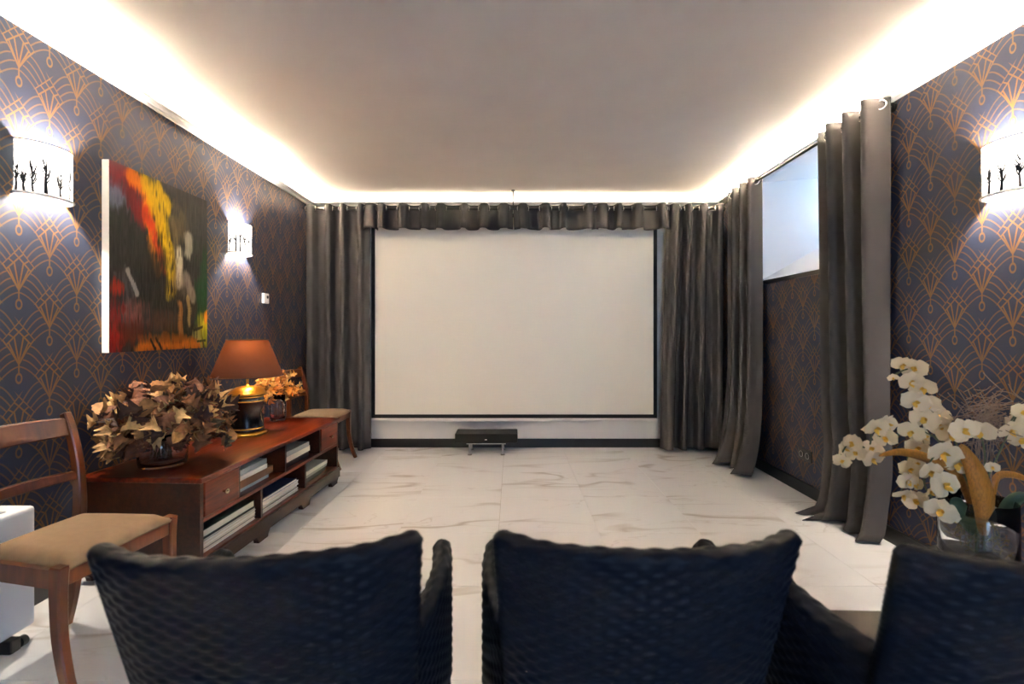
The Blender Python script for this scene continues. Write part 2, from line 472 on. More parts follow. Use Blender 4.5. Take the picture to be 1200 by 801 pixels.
# ------------------------------------------------------------------ curtains
GROM = None
def curtain(name, label, cat, cross, axis, fixed, amp_f, amp_b, ztop, zbot, group, rod_z, ends=(0.02, 0.02), first_front=True,
            bottom=None, rows=26, seed=0, shift=None, amps=None):
    """cross: rod crossings in order; cloth loops alternately in front of and behind the rod.
    axis 'x' = rod along x at y=fixed (front is -y); axis 'y' = rod along y at x=fixed (front is -x)."""
    global GROM
    rnd = random.Random(seed)
    pts = []           # (s, w) w>0 = front
    sg = 1 if first_front else -1
    d0 = 1 if cross[-1] > cross[0] else -1
    pts.append((cross[0] - d0 * ends[0], sg * -0.6 * (amp_f if sg < 0 else amp_b)))
    for i in range(len(cross) - 1):
        a, b = cross[i], cross[i + 1]
        A = (amp_f if sg > 0 else -amp_b)
        if amps: A *= amps[i % len(amps)]
        pts.append((a, 0.0))
        pts.append((a + (b - a) * 0.16, A * 0.78)); pts.append((a + (b - a) * 0.5, A)); pts.append((a + (b - a) * 0.84, A * 0.78))
        sg = -sg
    pts.append((cross[-1], 0.0)); pts.append((cross[-1] + d0 * ends[1], sg * 0.6 * (amp_f if sg > 0 else amp_b)))
    path = spline([(p[0], p[1], 0) for p in pts], 6)
    n = len(path)
    ph = [rnd.uniform(0, 6.28) for _ in range(4)]
    V, Fc = [], []
    c0 = sum(cross) / len(cross)
    for r in range(rows + 1):
        t = r / rows
        z = ztop + (zbot - ztop) * t
        for i, p in enumerate(path):
            s, wv = p.x, p.y
            k = i / (n - 1)
            a = 1 + 0.15 * t * math.sin(k * 5 + ph[0] + t * 1.5)
            wv = wv * a
            s = s + 0.008 * t * math.sin(k * 6 + ph[1] + 2 * t)
            zz = z
            if bottom:
                s, wv, zz = bottom(s, wv, z, t, k)
            V.append((s, fixed - wv, zz) if axis == 'x' else (fixed - wv, s, zz))
    for r in range(rows):
        for i in range(n - 1):
            Fc.append((r * n + i, r * n + i + 1, (r + 1) * n + i + 1, (r + 1) * n + i))
    ctr = Vector((c0, fixed, 0)) if axis == 'x' else Vector((fixed, c0, 0))
    root = thing(name, label, cat, ctr, 0, group)
    o = mk('fabric', [Vector(v) - ctr for v in V], Fc, CURT, root, smooth=True, fix=False)
    sm = o.modifiers.new('solid', 'SOLIDIFY'); sm.thickness = 0.003; sm.offset = 0
    # hem band
    if GROM is None:
        gv = mk('grommet', *torus_vf(0.0245, 0.0055, 'x'), CHROME, None, smooth=True); GROM = gv.data
        bpy.data.objects.remove(gv)
    for i, cx in enumerate(cross):
        g = bpy.data.objects.new('grommet', GROM); COL.objects.link(g); g.parent = root
        p = Vector((cx, fixed, rod_z)) if axis == 'x' else Vector((fixed, cx, rod_z))
        g.location = p - ctr
        tilt = R(35) * (1 if i % 2 else -1) * (1 if first_front else -1)
        g.rotation_euler = (0, 0, (0 if axis == 'x' else R(90)) + tilt)
    return root

RODY, RODZ = 4.62, 2.415
CT = 2.455
def xs(pxs, Y=RODY): return [(p - 600) / F * Y for p in pxs]
# main back rod
rod = thing('curtain_rod', 'long black curtain rod above the projection screen', 'curtain rod', (0, RODY, RODZ))
mk('rod', *tube_vf([(XL + 0.03, 0, 0), (2.02, 0, 0)], 0.011, 12), BLKMET, rod, smooth=True)
mk('ceiling_bracket', *join(tube_vf([(0.012, 0, 0), (0.012, 0, CEIL - RODZ - 0.001)], 0.005, 8), lathe_vf([(0.0, CEIL - RODZ), (0.02, CEIL - RODZ), (0.02, CEIL - RODZ - 0.008), (0.0, CEIL - RODZ - 0.008)], 16, (0.012, 0, 0)),
                        lathe_vf([(0.013, -0.008), (0.016, 0), (0.013, 0.008)], 14, (0.012, 0, 0))), BLKMET, rod)
for bx in (XL + 0.028,):
    mk('end_bracket', *lathe_vf([(0, -0.004), (0.02, -0.004), (0.02, 0.004), (0, 0.004)], 16, (bx + 0.012, 0, 0)), BLKMET, rod)

curtain('curtain', 'grey grommet drape between the painting wall and the projection screen', 'curtain',
        xs([360, 369, 382, 389, 399, 406, 420, 427]), 'x', RODY, 0.055, 0.055, CT, 0.03, 'floor length drapes', RODZ, ends=(0.02, 0.05), seed=1)
curtain('curtain', 'grey grommet drape hanging beside the screen in the window-side corner', 'curtain',
        xs([785, 796, 803, 810, 820, 828, 839, 847]), 'x', RODY, 0.055, 0.055, CT, 0.03, 'floor length drapes', RODZ, seed=2,
        bottom=lambda s, wv, z, t, k: (s - 0.075 * t * (1 - k), wv, z))
VT, VB = 2.458, 2.205
def val(label, pxs, seed):
    fr = []
    for a, b in pxs: fr += [a - 1, b + 1]
    curtain('valance', label, 'valance', xs(fr, RODY - 0.05), 'x', RODY, 0.062, 0.034, VT, VB, 'short valances over the screen', RODZ, ends=(0.052, 0.045), seed=seed, rows=8,
            bottom=lambda s, wv, z, t, k: (s, max(wv, -0.034) + 0.035 * t, z + 0.004 * t * math.sin(k * 40)))
val('short grey valance beside the painting-side drape, ending at the ceiling bracket', [(427, 439), (442, 449), (467, 476), (493, 500), (512, 520), (541, 547), (563, 571), (586, 595)], 5)
val('short grey valance between the ceiling bracket and the last short valance', [(609, 617), (635, 644), (658, 664), (687, 695)], 6)
val('short grey valance meeting the drape on the window side', [(701, 712), (723, 729), (744, 753), (773, 781)], 7)

SRX, SRZ = 2.06, 2.465
srod = thing('curtain_rod', 'black curtain rod across the recessed window', 'curtain rod', (SRX, 3.6, SRZ))
mk('rod', *tube_vf([(0, 2.60 - 3.6, 0), (0, 4.40 - 3.6, 0)], 0.010, 12), BLKMET, srod, smooth=True)
for by in (2.635, 4.36):
    mk('bracket', *join(tube_vf([(0, by - 3.6, 0), (XR - SRX - 0.001, by - 3.6, 0)], 0.008, 10),
                        tube_vf([(XR - SRX - 0.012, by - 3.6, 0), (XR - SRX - 0.001, by - 3.6, 0)], 0.028, 18),
                        tube_vf([(0, by - 3.61, 0), (0, by - 3.59, 0)], 0.016, 14)), BLKMET, srod, smooth=False)
def puddle_far(s, wv, z, t, k):
    q = max(0, (t - 0.55) / 0.45)
    wv = max(wv, -0.075)
    s = s - 0.10 * q * q * (1 - k) - 0.02 * q
    wv = wv + 0.10 * q * q + 0.10 * q ** 6 * (0.6 + 0.4 * math.sin(k * 11))
    return s, wv, max(z, 0.006 + 0.010 * (1 + math.sin(k * 23)) * (1 if t > 0.98 else 0.5)) if z < 0.03 else z
curtain('curtain', 'grey drape beside the recessed window next to the screen corner, lit bluish', 'curtain',
        [3.93, 3.99, 4.07, 4.13, 4.21, 4.27, 4.35], 'y', SRX, 0.055, 0.075, 2.505, 0.0, 'floor length drapes', SRZ, seed=3, bottom=puddle_far, rows=40)
def puddle_near(s, wv, z, t, k):
    q = max(0, (t - 0.72) / 0.28)
    wv = max(wv, -0.08)
    s = s + 0.03 * t * (0.5 - k) - 0.02 * math.sin(min(1, q * 1.4) * math.pi) 
    wv = wv * (1 - 0.25 * t) - 0.02 * t + 0.05 * q ** 4 * (0.7 + 0.3 * math.sin(k * 9)) + 0.14 * q ** 24 * (1 if k > 0.75 else 0.15)
    wv = max(wv, -0.078)
    if z < 0.03: z = max(z, 0.006 + 0.012 * (1 + math.sin(k * 31)) * 0.5)
    return s, wv, z
curtain('curtain', 'grey drape beside the recessed window next to the white orchid, crumpled hem', 'curtain',
        [2.60, 2.66, 2.75, 2.81, 2.90, 2.955, 3.03], 'y', SRX, 0.085, 0.08, 2.505, 0.0, 'floor length drapes', SRZ, ends=(0.012, 0.03), seed=4, bottom=puddle_near, rows=44)

# ------------------------------------------------------------------ painting
def painting():
    nx, ny = 220, 285
    Wd, H = 0.765, 0.99
    rs = np.random.RandomState(3)
    u, v = np.meshgrid((np.arange(nx) + .5) / nx, (np.arange(ny) + .5) / ny)
    def smooth_noise(sx, sy, seed):
        r = np.random.RandomState(seed).rand(sy + 2, sx + 2)
        fx, fy = u * sx, v * sy
        ix, iy = fx.astype(int), fy.astype(int); tx, ty = fx - ix, fy - iy
        tx = tx * tx * (3 - 2 * tx); ty = ty * ty * (3 - 2 * ty)
        return (r[iy, ix] * (1 - tx) + r[iy, ix + 1] * tx) * (1 - ty) + (r[iy + 1, ix] * (1 - tx) + r[iy + 1, ix + 1] * tx) * ty
    streak = np.clip(0.5 + 1.35 * (0.4 * smooth_noise(60, 9, 1) + 0.4 * smooth_noise(130, 22, 2) + 0.2 * smooth_noise(25, 25, 4) - 0.5), 0, 1)
    wob = smooth_noise(12, 12, 5) - .5
    img = np.zeros((ny, nx, 3)); img[:] = (40, 38, 37)
    img *= (0.65 + 0.7 * streak)[..., None]
    def blob(cx, cy, rx, ry, col, op=0.9, rough=1.0):
        d = ((u + 0.06 * wob - cx) / rx) ** 2 + ((v - cy) / ry) ** 2
        a = np.clip(1.25 - d - rough * (streak - .45) * 1.8, 0, 1) * op
        img[:] = img * (1 - a[..., None]) + np.array(col) * (0.8 + 0.4 * streak)[..., None] * a[..., None]
    def stroke(pts, wd, col, op=0.95, rough=1.0):
        p = spline([(a, b, 0) for a, b in pts], 10)
        best = np.full(u.shape, 9.0)
        for q in p:
            best = np.minimum(best, ((u + 0.03 * wob - q.x) / wd) ** 2 + ((v - q.y) / (wd * 1.1)) ** 2)
        a = np.clip(1.3 - best - rough * (streak - .45) * 1.6, 0, 1) * op
        img[:] = img * (1 - a[..., None]) + np.array(col) * (0.82 + 0.36 * streak)[..., None] * a[..., None]
    blob(.82, .2, .25, .22, (74, 74, 72), .9); blob(.62, .22, .14, .16, (120, 100, 72), .7)
    blob(.06, .16, .13, .10, (132, 136, 160), .85); blob(.2, .2, .08, .1, (120, 110, 115), .6)
    stroke([(.0, .0), (.14, .08), (.26, .22)], .085, (112, 14, 26)); stroke([(.2, .2), (.28, .28)], .05, (130, 20, 30), .7)
    stroke([(.18, .04), (.3, .1), (.37, .3), (.43, .52)], .058, (240, 138, 22))
    stroke([(.33, .22), (.42, .36), (.5, .52)], .05, (206, 62, 16), .9)
    stroke([(.33, .06), (.44, .2), (.55, .45), (.56, .62)], .068, (232, 190, 8))
    stroke([(.42, .05), (.52, .14)], .06, (238, 196, 20)); stroke([(.55, .5), (.54, .68)], .035, (214, 184, 30), .9)
    stroke([(.57, .2), (.63, .34), (.6, .6)], .03, (140, 122, 92), .6)
    stroke([(.66, .4), (.66, .58)], .05, (206, 194, 176)); stroke([(.76, .3), (.76, .38)], .05, (190, 182, 168), .8)
    stroke([(.74, .55), (.82, .66)], .05, (176, 168, 160), .7); blob(.74, .6, .12, .1, (120, 112, 106), .6)
    blob(.97, .56, .1, .24, (18, 78, 34), .95); blob(.93, .76, .09, .13, (24, 70, 44), .8)
    blob(.45, .6, .16, .25, (34, 30, 31), .8)
    blob(.2, .8, .16, .1, (150, 92, 88), .8); blob(.14, .64, .1, .1, (110, 108, 112), .6, 2.0)
    stroke([(.16, .56), (.24, .68)], .02, (196, 190, 190), .7)
    blob(.05, .66, .07, .05, (170, 38, 14), .95); blob(.04, .9, .1, .2, (140, 16, 12), .95); blob(.2, .9, .14, .08, (92, 34, 18), .9)
    blob(.5, .84, .2, .08, (84, 58, 44), .9); stroke([(.66, .72), (.68, .9)], .03, (180, 120, 60), .8); stroke([(.76, .68), (.78, .84)], .025, (200, 176, 120), .6)
    stroke([(.26, .985), (.6, .97), (.9, .97)], .045, (206, 116, 18)); blob(.5, .93, .3, .035, (150, 84, 26), .8)
    blob(.97, .88, .1, .12, (196, 190, 24), .95); blob(.99, .79, .06, .05, (226, 140, 20), .9); blob(.9, .92, .05, .06, (180, 170, 120), .7, 2)
    stroke([(.36, .94), (.4, .99)], .012, (30, 20, 14)); stroke([(.42, .93), (.46, .99)], .012, (30, 20, 14)); stroke([(.85, .88), (.93, .86)], .01, (30, 30, 20), .8)
    stroke([(.88, .955), (.97, .95)], .008, (50, 60, 16), .8)
    img = np.clip(img, 0, 255) / 255
    lin = np.where(img <= 0.04045, img / 12.92, ((img + 0.055) / 1.055) ** 2.4)
    root = thing('abstract_painting', 'abstract canvas of black, yellow, red and green streaks on wallpapered wall', 'painting', (XL, 2.38 + Wd / 2, 1.09))
    th = 0.036
    box('canvas_frame', 0.001, th, -Wd / 2, Wd / 2, 0, H, mat('canvas_edge', (232, 226, 216), 0.8), root)
    # painted face: local y runs along the wall
    V = [(th + 0.0015 + 0.0012 * float(streak[min(j, ny - 1), min(i, nx - 1)]), -Wd / 2 + Wd * i / nx, H - H * j / ny) for j in range(ny + 1) for i in range(nx + 1)]
    Fc = [(j * (nx + 1) + i, (j + 1) * (nx + 1) + i, (j + 1) * (nx + 1) + i + 1, j * (nx + 1) + i + 1) for j in range(ny) for i in range(nx)]
    m, nt, b = new_mat('oil_paint')
    b.inputs['Roughness'].default_value = 0.5; b.inputs['Specular IOR Level'].default_value = 0.15
    at_ = nt.nodes.new('ShaderNodeVertexColor'); at_.layer_name = 'paint'
    nt.links.new(at_.outputs[0], b.inputs['Base Color'])
    o = mk('painted_face', V, Fc, m, root, smooth=True, fix=False)
    ca = o.data.color_attributes.new('paint', 'FLOAT_COLOR', 'CORNER')
    arr = np.ones((ny * nx, 4, 4)); arr[:, :, :3] = (lin ** 1.15 * 0.72).reshape(-1, 1, 3)
    ca.data.foreach_set('color', arr.astype(np.float32).ravel())
painting()

# ------------------------------------------------------------------ wall sconces
SHADE = mat('sconce_shade', (245, 240, 232), 0.8, emit=(1.0, 0.92, 0.82), estr=0.45)
TREE = mat('tree_print', (22, 20, 20), 0.8)
def sconce(label, x, y, side):
    rt = thing('wall_sconce', label, 'wall lamp', (x, y, 1.79), 0 if side > 0 else math.pi, 'tree patterned wall lamps')
    a, dpt, H = 0.115, 0.09, 0.225       # half width, depth, height
    n = 28
    def P(th, z, off=0.0): return ((dpt + off) * math.sin(th), -(a + off) * math.cos(th), z)
    V, Fc = [], []
    for i in range(n + 1):
        th = math.pi * i / n
        V += [P(th, 0.0), P(th, H)]
    for i in range(n): Fc.append((2 * i, 2 * i + 2, 2 * i + 3, 2 * i + 1))
    o = mk('shade', V, Fc, SHADE, rt, smooth=True, fix=False)
    s = o.modifiers.new('solid', 'SOLIDIFY'); s.thickness = 0.002
    for zz, nm, m_, rr in ((0.0, 'rim', TRIMW, 0.006), (H, 'rim', BLKMET, 0.0025)):
        mk(nm, *tube_vf([P(math.pi * i / n, zz, 0.002) for i in range(n + 1)], rr, 6), m_, rt, smooth=True)
    box('back_plate', 0.0005, 0.012, -0.06, 0.06, 0.03, H - 0.03, TRIMW, rt, bevel=0.002)
    rnd = random.Random(int(y * 100) + side)
    TV, TF = [], []
    def strip(pts):
        for (t0, z0, w0), (t1, z1, w1) in zip(pts, pts[1:]):
            k = len(TV)
            TV.extend([P(t0 - w0, z0, 0.0025), P(t0 + w0, z0, 0.0025), P(t1 + w1, z1, 0.0025), P(t1 - w1, z1, 0.0025)])
            TF.append((k, k + 1, k + 2, k + 3))
    th = 0.12
    while th < math.pi - 0.1:
        h = rnd.uniform(0.09, 0.16); wd = rnd.uniform(0.04, 0.075)
        sway = [th + rnd.uniform(-.02, .02) for _ in range(5)]
        strip([(sway[i], 0.006 + h * i / 4, wd * (1 - 0.2 * i)) for i in range(5)])
        for _ in range(10):
            z0 = rnd.uniform(0.3, 0.9) * h; dr = rnd.choice((-1, 1)); ln = rnd.uniform(0.05, 0.16)
            strip([(th, z0, 0.026), (th + dr * ln * 0.6, z0 + 0.016, 0.022), (th + dr * ln, z0 + rnd.uniform(0.025, 0.05), 0.014)])
        th += rnd.uniform(0.26, 0.5)
    mk('tree_print', TV, TF, TREE, rt, fix=False)['kind'] = 'stuff'
    mk('bulb', *lathe_vf([(0.012, 0.02), (0.012, 0.05), (0.016, 0.06), (0.014, 0.072), (0.001, 0.076)], 14, (0.045, 0, 0)), mat('bulb_glass', (250, 245, 235), 0.4), rt, smooth=True)
    for zz in (0.115,):
        l = bpy.data.lights.new('sconce_bulb', 'POINT'); l.energy = BULB_POW; l.color = BULB_COL; l.shadow_soft_size = 0.03
        lo = bpy.data.objects.new('sconce_bulb', l); COL.objects.link(lo); lo.parent = rt; lo.location = (0.055, 0, zz)
    return rt
sconce('lit half-round wall lamp with black tree print beside the white canvas edge, above the chair', XL, 2.075, 1)
sconce('lit half-round wall lamp with black tree print between the painting and the drape', XL, 3.555, 1)
sconce('lit half-round wall lamp with black tree print above the white orchid', XR, 1.995, -1)

th_ = thing('thermostat', 'small white square thermostat with dark dial on wallpaper', 'thermostat', (XL, 3.94, 1.435))
box('housing', 0.0005, 0.022, -0.042, 0.042, 0, 0.086, mat('white_plastic', (236, 233, 228), 0.4), th_, bevel=0.006)
mk('dial', *tube_vf([(0.02, 0.012, 0.055), (0.026, 0.012, 0.055)], 0.013, 18), mat('dark_dial', (40, 38, 36), 0.4), th_)

ol = thing('wall_outlet', 'black double wall socket low on the wallpaper below the window', 'socket', (XR, 3.42, 0.25))
box('frame', -0.010, -0.0005, -0.079, 0.079, 0, 0.084, mat('black_plastic', (14, 14, 15), 0.3), ol, bevel=0.003)
for sy in (-0.036, 0.036):
    s_ = mk('socket', *tube_vf([(-0.0095, sy, 0.042), (-0.013, sy, 0.042)], 0.026, 22), mat('black_plastic', (14, 14, 15), 0.3), ol)
    mk('contact_ring', *[[Vector(q) + Vector((-0.013, sy, 0.042)) for q in torus_vf(0.021, 0.0022, 'x')[0]], torus_vf(0.021, 0.0022, 'x')[1]], mat('grey_metal', (150, 150, 152), 0.3, 0.8), s_, smooth=True)

# ------------------------------------------------------------------ heater
ht = thing('panel_heater', 'white floor-standing panel heater behind the armless chair', 'heater', (-1.955, 1.47, 0))
HT = mat('heater_white', (224, 226, 228), 0.45)
box('body', -0.085, 0.085, -0.36, 0.36, 0.055, 0.52, HT, ht, bevel=0.016, seg=3)
for yy in (-0.27, 0.27):
    box('foot', -0.10, 0.10, yy - 0.02, yy + 0.02, 0.0, 0.05, BLACK, ht, bevel=0.006)
    mk('caster', *tube_vf([(0.085, yy + 0.024, 0.02), (0.085, yy + 0.044, 0.02)], 0.0195, 16), BLACK, ht)
mk('top_grille', *join(*[box_vf(-0.05, 0.05, -0.30 + i * 0.04, -0.28 + i * 0.04, 0.519, 0.523) for i in range(15)]), mat('grille_grey', (150, 152, 155), 0.5), ht)
mk('knob', *tube_vf([(0.084, 0.2, 0.40), (0.098, 0.2, 0.40)], 0.022, 18), mat('knob_grey', (120, 122, 126), 0.4), ht)

# ------------------------------------------------------------------ media console
ang = math.atan2(1.52, 0.077)
ST = thing('media_console', 'long low mahogany console with two knobbed drawers and open shelves', 'console', (-1.462, 2.18, 0), ang)
SL, SD = 1.522, 0.595
box('top', -0.012, SL + 0.012, -0.014, SD, 0.487, 0.512, MAHOG, ST, bevel=0.006)
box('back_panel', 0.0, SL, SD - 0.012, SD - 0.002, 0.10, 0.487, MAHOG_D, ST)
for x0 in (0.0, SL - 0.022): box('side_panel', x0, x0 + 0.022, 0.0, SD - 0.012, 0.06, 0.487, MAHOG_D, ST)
box('bottom_shelf', 0.022, SL - 0.022, 0.0, SD - 0.012, 0.108, 0.13, MAHOG, ST)
box('middle_shelf', 0.022, SL - 0.022, 0.0, SD - 0.012, 0.295, 0.315, MAHOG, ST)
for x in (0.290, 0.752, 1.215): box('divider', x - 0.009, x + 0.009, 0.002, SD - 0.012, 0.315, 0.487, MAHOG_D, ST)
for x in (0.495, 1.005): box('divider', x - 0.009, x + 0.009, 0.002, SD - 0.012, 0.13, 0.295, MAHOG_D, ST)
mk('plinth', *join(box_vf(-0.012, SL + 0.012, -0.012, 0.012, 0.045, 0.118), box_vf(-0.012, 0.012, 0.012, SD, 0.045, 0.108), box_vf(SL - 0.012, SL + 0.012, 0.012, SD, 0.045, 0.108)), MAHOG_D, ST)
def foot(x, y):
    v = [(x - 0.075, y, 0.05), (x + 0.075, y, 0.05), (x + 0.05, y, 0.018), (x + 0.045, y, 0.0), (x - 0.045, y, 0.0), (x - 0.05, y, 0.018)]
    V = v + [(a, b + 0.03, c) for a, b, c in v]; k = 6
    mk('bracket_foot', V, [tuple(range(k)), tuple(range(k, 2 * k))] + [(i, (i + 1) % k, k + (i + 1) % k, k + i) for i in range(k)], MAHOG_D, ST)
for x in (0.07, 0.50, 1.0, SL - 0.07): foot(x, -0.006)
for x in (0.07, SL - 0.07): foot(x, SD - 0.04)
KNOB = mat('brass_knob', (190, 170, 140), 0.25, 0.9)
for x0, x1 in ((0.024, 0.280), (1.225, SL - 0.024)):
    d = box('drawer', x0, x1, -0.006, 0.30, 0.319, 0.483, MAHOG, ST, bevel=0.004)
    xm, zm = (x0 + x1) / 2, 0.40
    kp = [(0.006, 0.0), (0.005, 0.010), (0.012, 0.016), (0.014, 0.022), (0.010, 0.028), (0.0005, 0.029)]
    kv, kf = lathe_vf(kp, 16)
    mk('knob', [(xm + a, -0.006 - c, zm + b) for a, b, c in kv], kf, KNOB, d, smooth=True)

def on_console(lx, ly, z):
    c, s = math.cos(ang), math.sin(ang)
    return Vector((-1.462 + c * lx - s * ly, 2.18 + s * lx + c * ly, z))
def console_local(X, Y):
    c, s = math.cos(ang), math.sin(ang); dx, dy = X + 1.462, Y - 2.18
    return c * dx + s * dy, -s * dx + c * dy

# ------------------------------------------------------------------ books and magazines in the console
PAGES = mat('paper_pages', (204, 197, 184), 0.9, noise=0.06, scale=3, stretch=(1, 1, 160))
def book(lx, ly, z, L, D, h, cover, label, name='book', rz=0.0):
    p = on_console(lx, ly, z)
    rt = thing(name, label, name, p, ang + rz, 'books and magazines in the console')
    c = 0.0022 if h > 0.012 else 0.001
    m = mat('cover_%d_%d_%d' % cover, cover, 0.4)
    sp0, sp1 = (0, c) if name == 'book' else (D - c, D)       # books show their spines, magazines their page edges
    o = mk('cover', *join(box_vf(0, L, 0, D, 0, c), box_vf(0, L, 0, D, h - c, h), box_vf(0, L, sp0, sp1, c, h - c)), m, rt)
    box('pages', 0.003, L - 0.003, c if name == 'book' else 0.003, D - c, c, h - c, PAGES, rt)
    return h
def pile(lx, ly, z, items):
    rnd = random.Random(int(lx * 1000 + z * 77))
    for (L, D, h, cov, lab, nm) in items:
        book(lx + rnd.uniform(0, 0.012), ly + rnd.uniform(0, 0.02), z, L, D, h, cov, lab, nm, rnd.uniform(-0.015, 0.015) if nm == 'book' else 0.0)
        z += h + 0.0006
pile(0.315, 0.03, 0.3155, [
    (0.33, 0.26, 0.022, (120, 140, 160), 'pale blue book at the bottom of the open shelf beside the first drawer', 'book'),
    (0.36, 0.27, 0.042, (92, 52, 30), 'thick brown book in the pile beside the first drawer', 'book'),
    (0.30, 0.24, 0.026, (225, 225, 222), 'white book in the pile beside the first drawer', 'book'),
    (0.31, 0.24, 0.028, (128, 142, 152), 'grey-blue book on top of the pile beside the first drawer', 'book')])
pile(0.785, 0.03, 0.3155, [
    (0.34, 0.26, 0.034, (60, 46, 40), 'dark book at the bottom of the pile beside the far drawer', 'book'),
    (0.35, 0.26, 0.036, (216, 206, 190), 'cream patterned book in the pile beside the far drawer', 'book'),
    (0.33, 0.25, 0.032, (142, 146, 146), 'grey book on top of the pile beside the far drawer', 'book')])
pile(0.035, 0.02, 0.1305, [
    (0.44, 0.30, 0.018, (222, 222, 224), 'white magazine at the bottom of the shelf under the first drawer', 'magazine'),
    (0.44, 0.30, 0.020, (20, 20, 22), 'black-edged magazine low in the pile under the first drawer', 'magazine'),
    (0.43, 0.31, 0.020, (232, 230, 226), 'white magazine in the middle of the pile under the first drawer', 'magazine'),
    (0.43, 0.30, 0.010, (24, 24, 26), 'thin black magazine in the pile under the first drawer', 'magazine'),
    (0.44, 0.30, 0.036, (30, 44, 38), 'thick magazine with dark green cover on top, under the first drawer', 'magazine')])
pile(0.525, 0.02, 0.1305, [
    (0.43, 0.30, 0.020, (230, 228, 224), 'white magazine at the bottom of the middle lower shelf', 'magazine'),
    (0.42, 0.28, 0.022, (18, 18, 20), 'black magazine in the middle lower shelf pile', 'magazine'),
    (0.42, 0.29, 0.028, (236, 236, 236), 'thick white magazine in the middle lower shelf pile', 'magazine'),
    (0.40, 0.29, 0.018, (28, 44, 78), 'dark blue magazine on top of the middle lower shelf pile', 'magazine')])
pile(1.035, 0.03, 0.1305, [
    (0.36, 0.28, 0.030, (70, 66, 62), 'dark grey book at the bottom of the shelf under the far drawer', 'book'),
    (0.38, 0.28, 0.022, (150, 148, 142), 'light grey book in the middle of the pile under the far drawer', 'book'),
    (0.37, 0.27, 0.026, (214, 208, 196), 'cream book on top of the pile under the far drawer', 'book')])

# ------------------------------------------------------------------ table lamp
lx_, ly_ = console_local(-1.783, 3.135)
LP = thing('table_lamp', 'black and gold canister table lamp with dark conical shade, lit', 'lamp', on_console(lx_, ly_, 0.512), ang)
GOLD = mat('gold_metal', (212, 160, 70), 0.28, 0.95)
mk('base_plate', *lathe_vf([(0.0005, 0), (0.118, 0), (0.122, 0.006), (0.116, 0.016), (0.104, 0.02), (0.0005, 0.021)], 40), GOLD, LP, smooth=True)
cn = mk('canister', *lathe_vf([(0.0005, 0.0215), (0.099, 0.0215), (0.102, 0.03), (0.098, 0.036), (0.098, 0.21), (0.103, 0.216), (0.103, 0.232), (0.098, 0.238), (0.098, 0.262), (0.0005, 0.262)], 44), mat('black_lacquer', (20, 17, 15), 0.25), LP, smooth=True)
for zz in (0.042, 0.224, 0.252):
    mk('gold_band', *lathe_vf([(0.0985, zz - 0.004), (0.1045 if zz == 0.224 else 0.100, zz - 0.003), (0.1045 if zz == 0.224 else 0.100, zz + 0.003), (0.0985, zz + 0.004)], 44), GOLD, cn, smooth=True)
# floral medallion on the lacquer, facing the room
FV, FF, FV2, FF2 = [], [], [], []
rnd = random.Random(8)
def on_can(a, z): 
    th = math.atan2(-0.85, 0.25) + a / 0.0985
    return (0.0992 * math.cos(th), 0.0992 * math.sin(th), z)
def dab(V, Fc, a, z, r, sy=1.0):
    k = len(V)
    V.append(on_can(a, z)); n = 8
    for i in range(n): V.append(on_can(a + r * math.cos(i * 2 * math.pi / n), z + sy * r * math.sin(i * 2 * math.pi / n)))
    for i in range(n): Fc.append((k, k + 1 + i, k + 1 + (i + 1) % n))
for i in range(7):
    dab(FV, FF, 0.016 * math.cos(i * 0.9), 0.155 + 0.018 * math.sin(i * 0.9), 0.010)
for i in range(22):
    t = i / 22 * 6.28; rr = rnd.uniform(0.034, 0.046)
    dab(FV2, FF2, rr * math.cos(t), 0.13 + 1.4 * rr * math.sin(t), rnd.uniform(0.003, 0.006), 1.8)
mk('painted_rose', FV, FF, mat('rose_paint', (168, 84, 40), 0.4), cn, fix=False)
mk('painted_leaves', FV2, FF2, mat('leaf_paint', (122, 100, 58), 0.4), cn, fix=False)
mk('lid', *lathe_vf([(0.0985, 0.2625), (0.116, 0.264), (0.118, 0.274), (0.110, 0.279), (0.100, 0.292), (0.075, 0.310), (0.04, 0.320), (0.012, 0.323), (0.010, 0.33), (0.0005, 0.33)], 44), GOLD, LP, smooth=True)
mk('neck', *lathe_vf([(0.009, 0.33), (0.009, 0.375), (0.014, 0.38), (0.014, 0.386), (0.008, 0.39), (0.008, 0.45), (0.0005, 0.45)], 20), GOLD, LP, smooth=True)
shade_m = fabric_translucent('lamp_shade_fabric', (40, 27, 23), 0.85, 0.5, (0.032, 0.011, 0.0035))
sh = mk('lamp_shade', *lathe_vf([(0.218, 0.388), (0.125, 0.632)], 48), shade_m, LP, smooth=True, fix=False)
for rr, zz in ((0.218, 0.388), (0.125, 0.632)):
    mk('shade_rim', *tube_vf([(rr * math.cos(i * math.pi / 24), rr * math.sin(i * math.pi / 24), zz) for i in range(49)], 0.003, 6, False), mat('rim_brown', (44, 26, 18), 0.7), sh, smooth=True)
mk('shade_spider', *join(*[tube_vf([(0, 0, 0.600), (0.133 * math.cos(a), 0.133 * math.sin(a), 0.605)], 0.0025, 6) for a in (0.3, 2.4, 4.5)], tube_vf([(0, 0, 0.44), (0, 0, 0.61)], 0.003, 6)), GOLD, sh)
mk('bulb', *lathe_vf([(0.012, 0.45), (0.03, 0.48), (0.03, 0.505), (0.018, 0.525), (0.0005, 0.53)], 16), mat('lamp_bulb', (255, 230, 190), 0.4, emit=LAMP_COL, estr=5), LP, smooth=True)
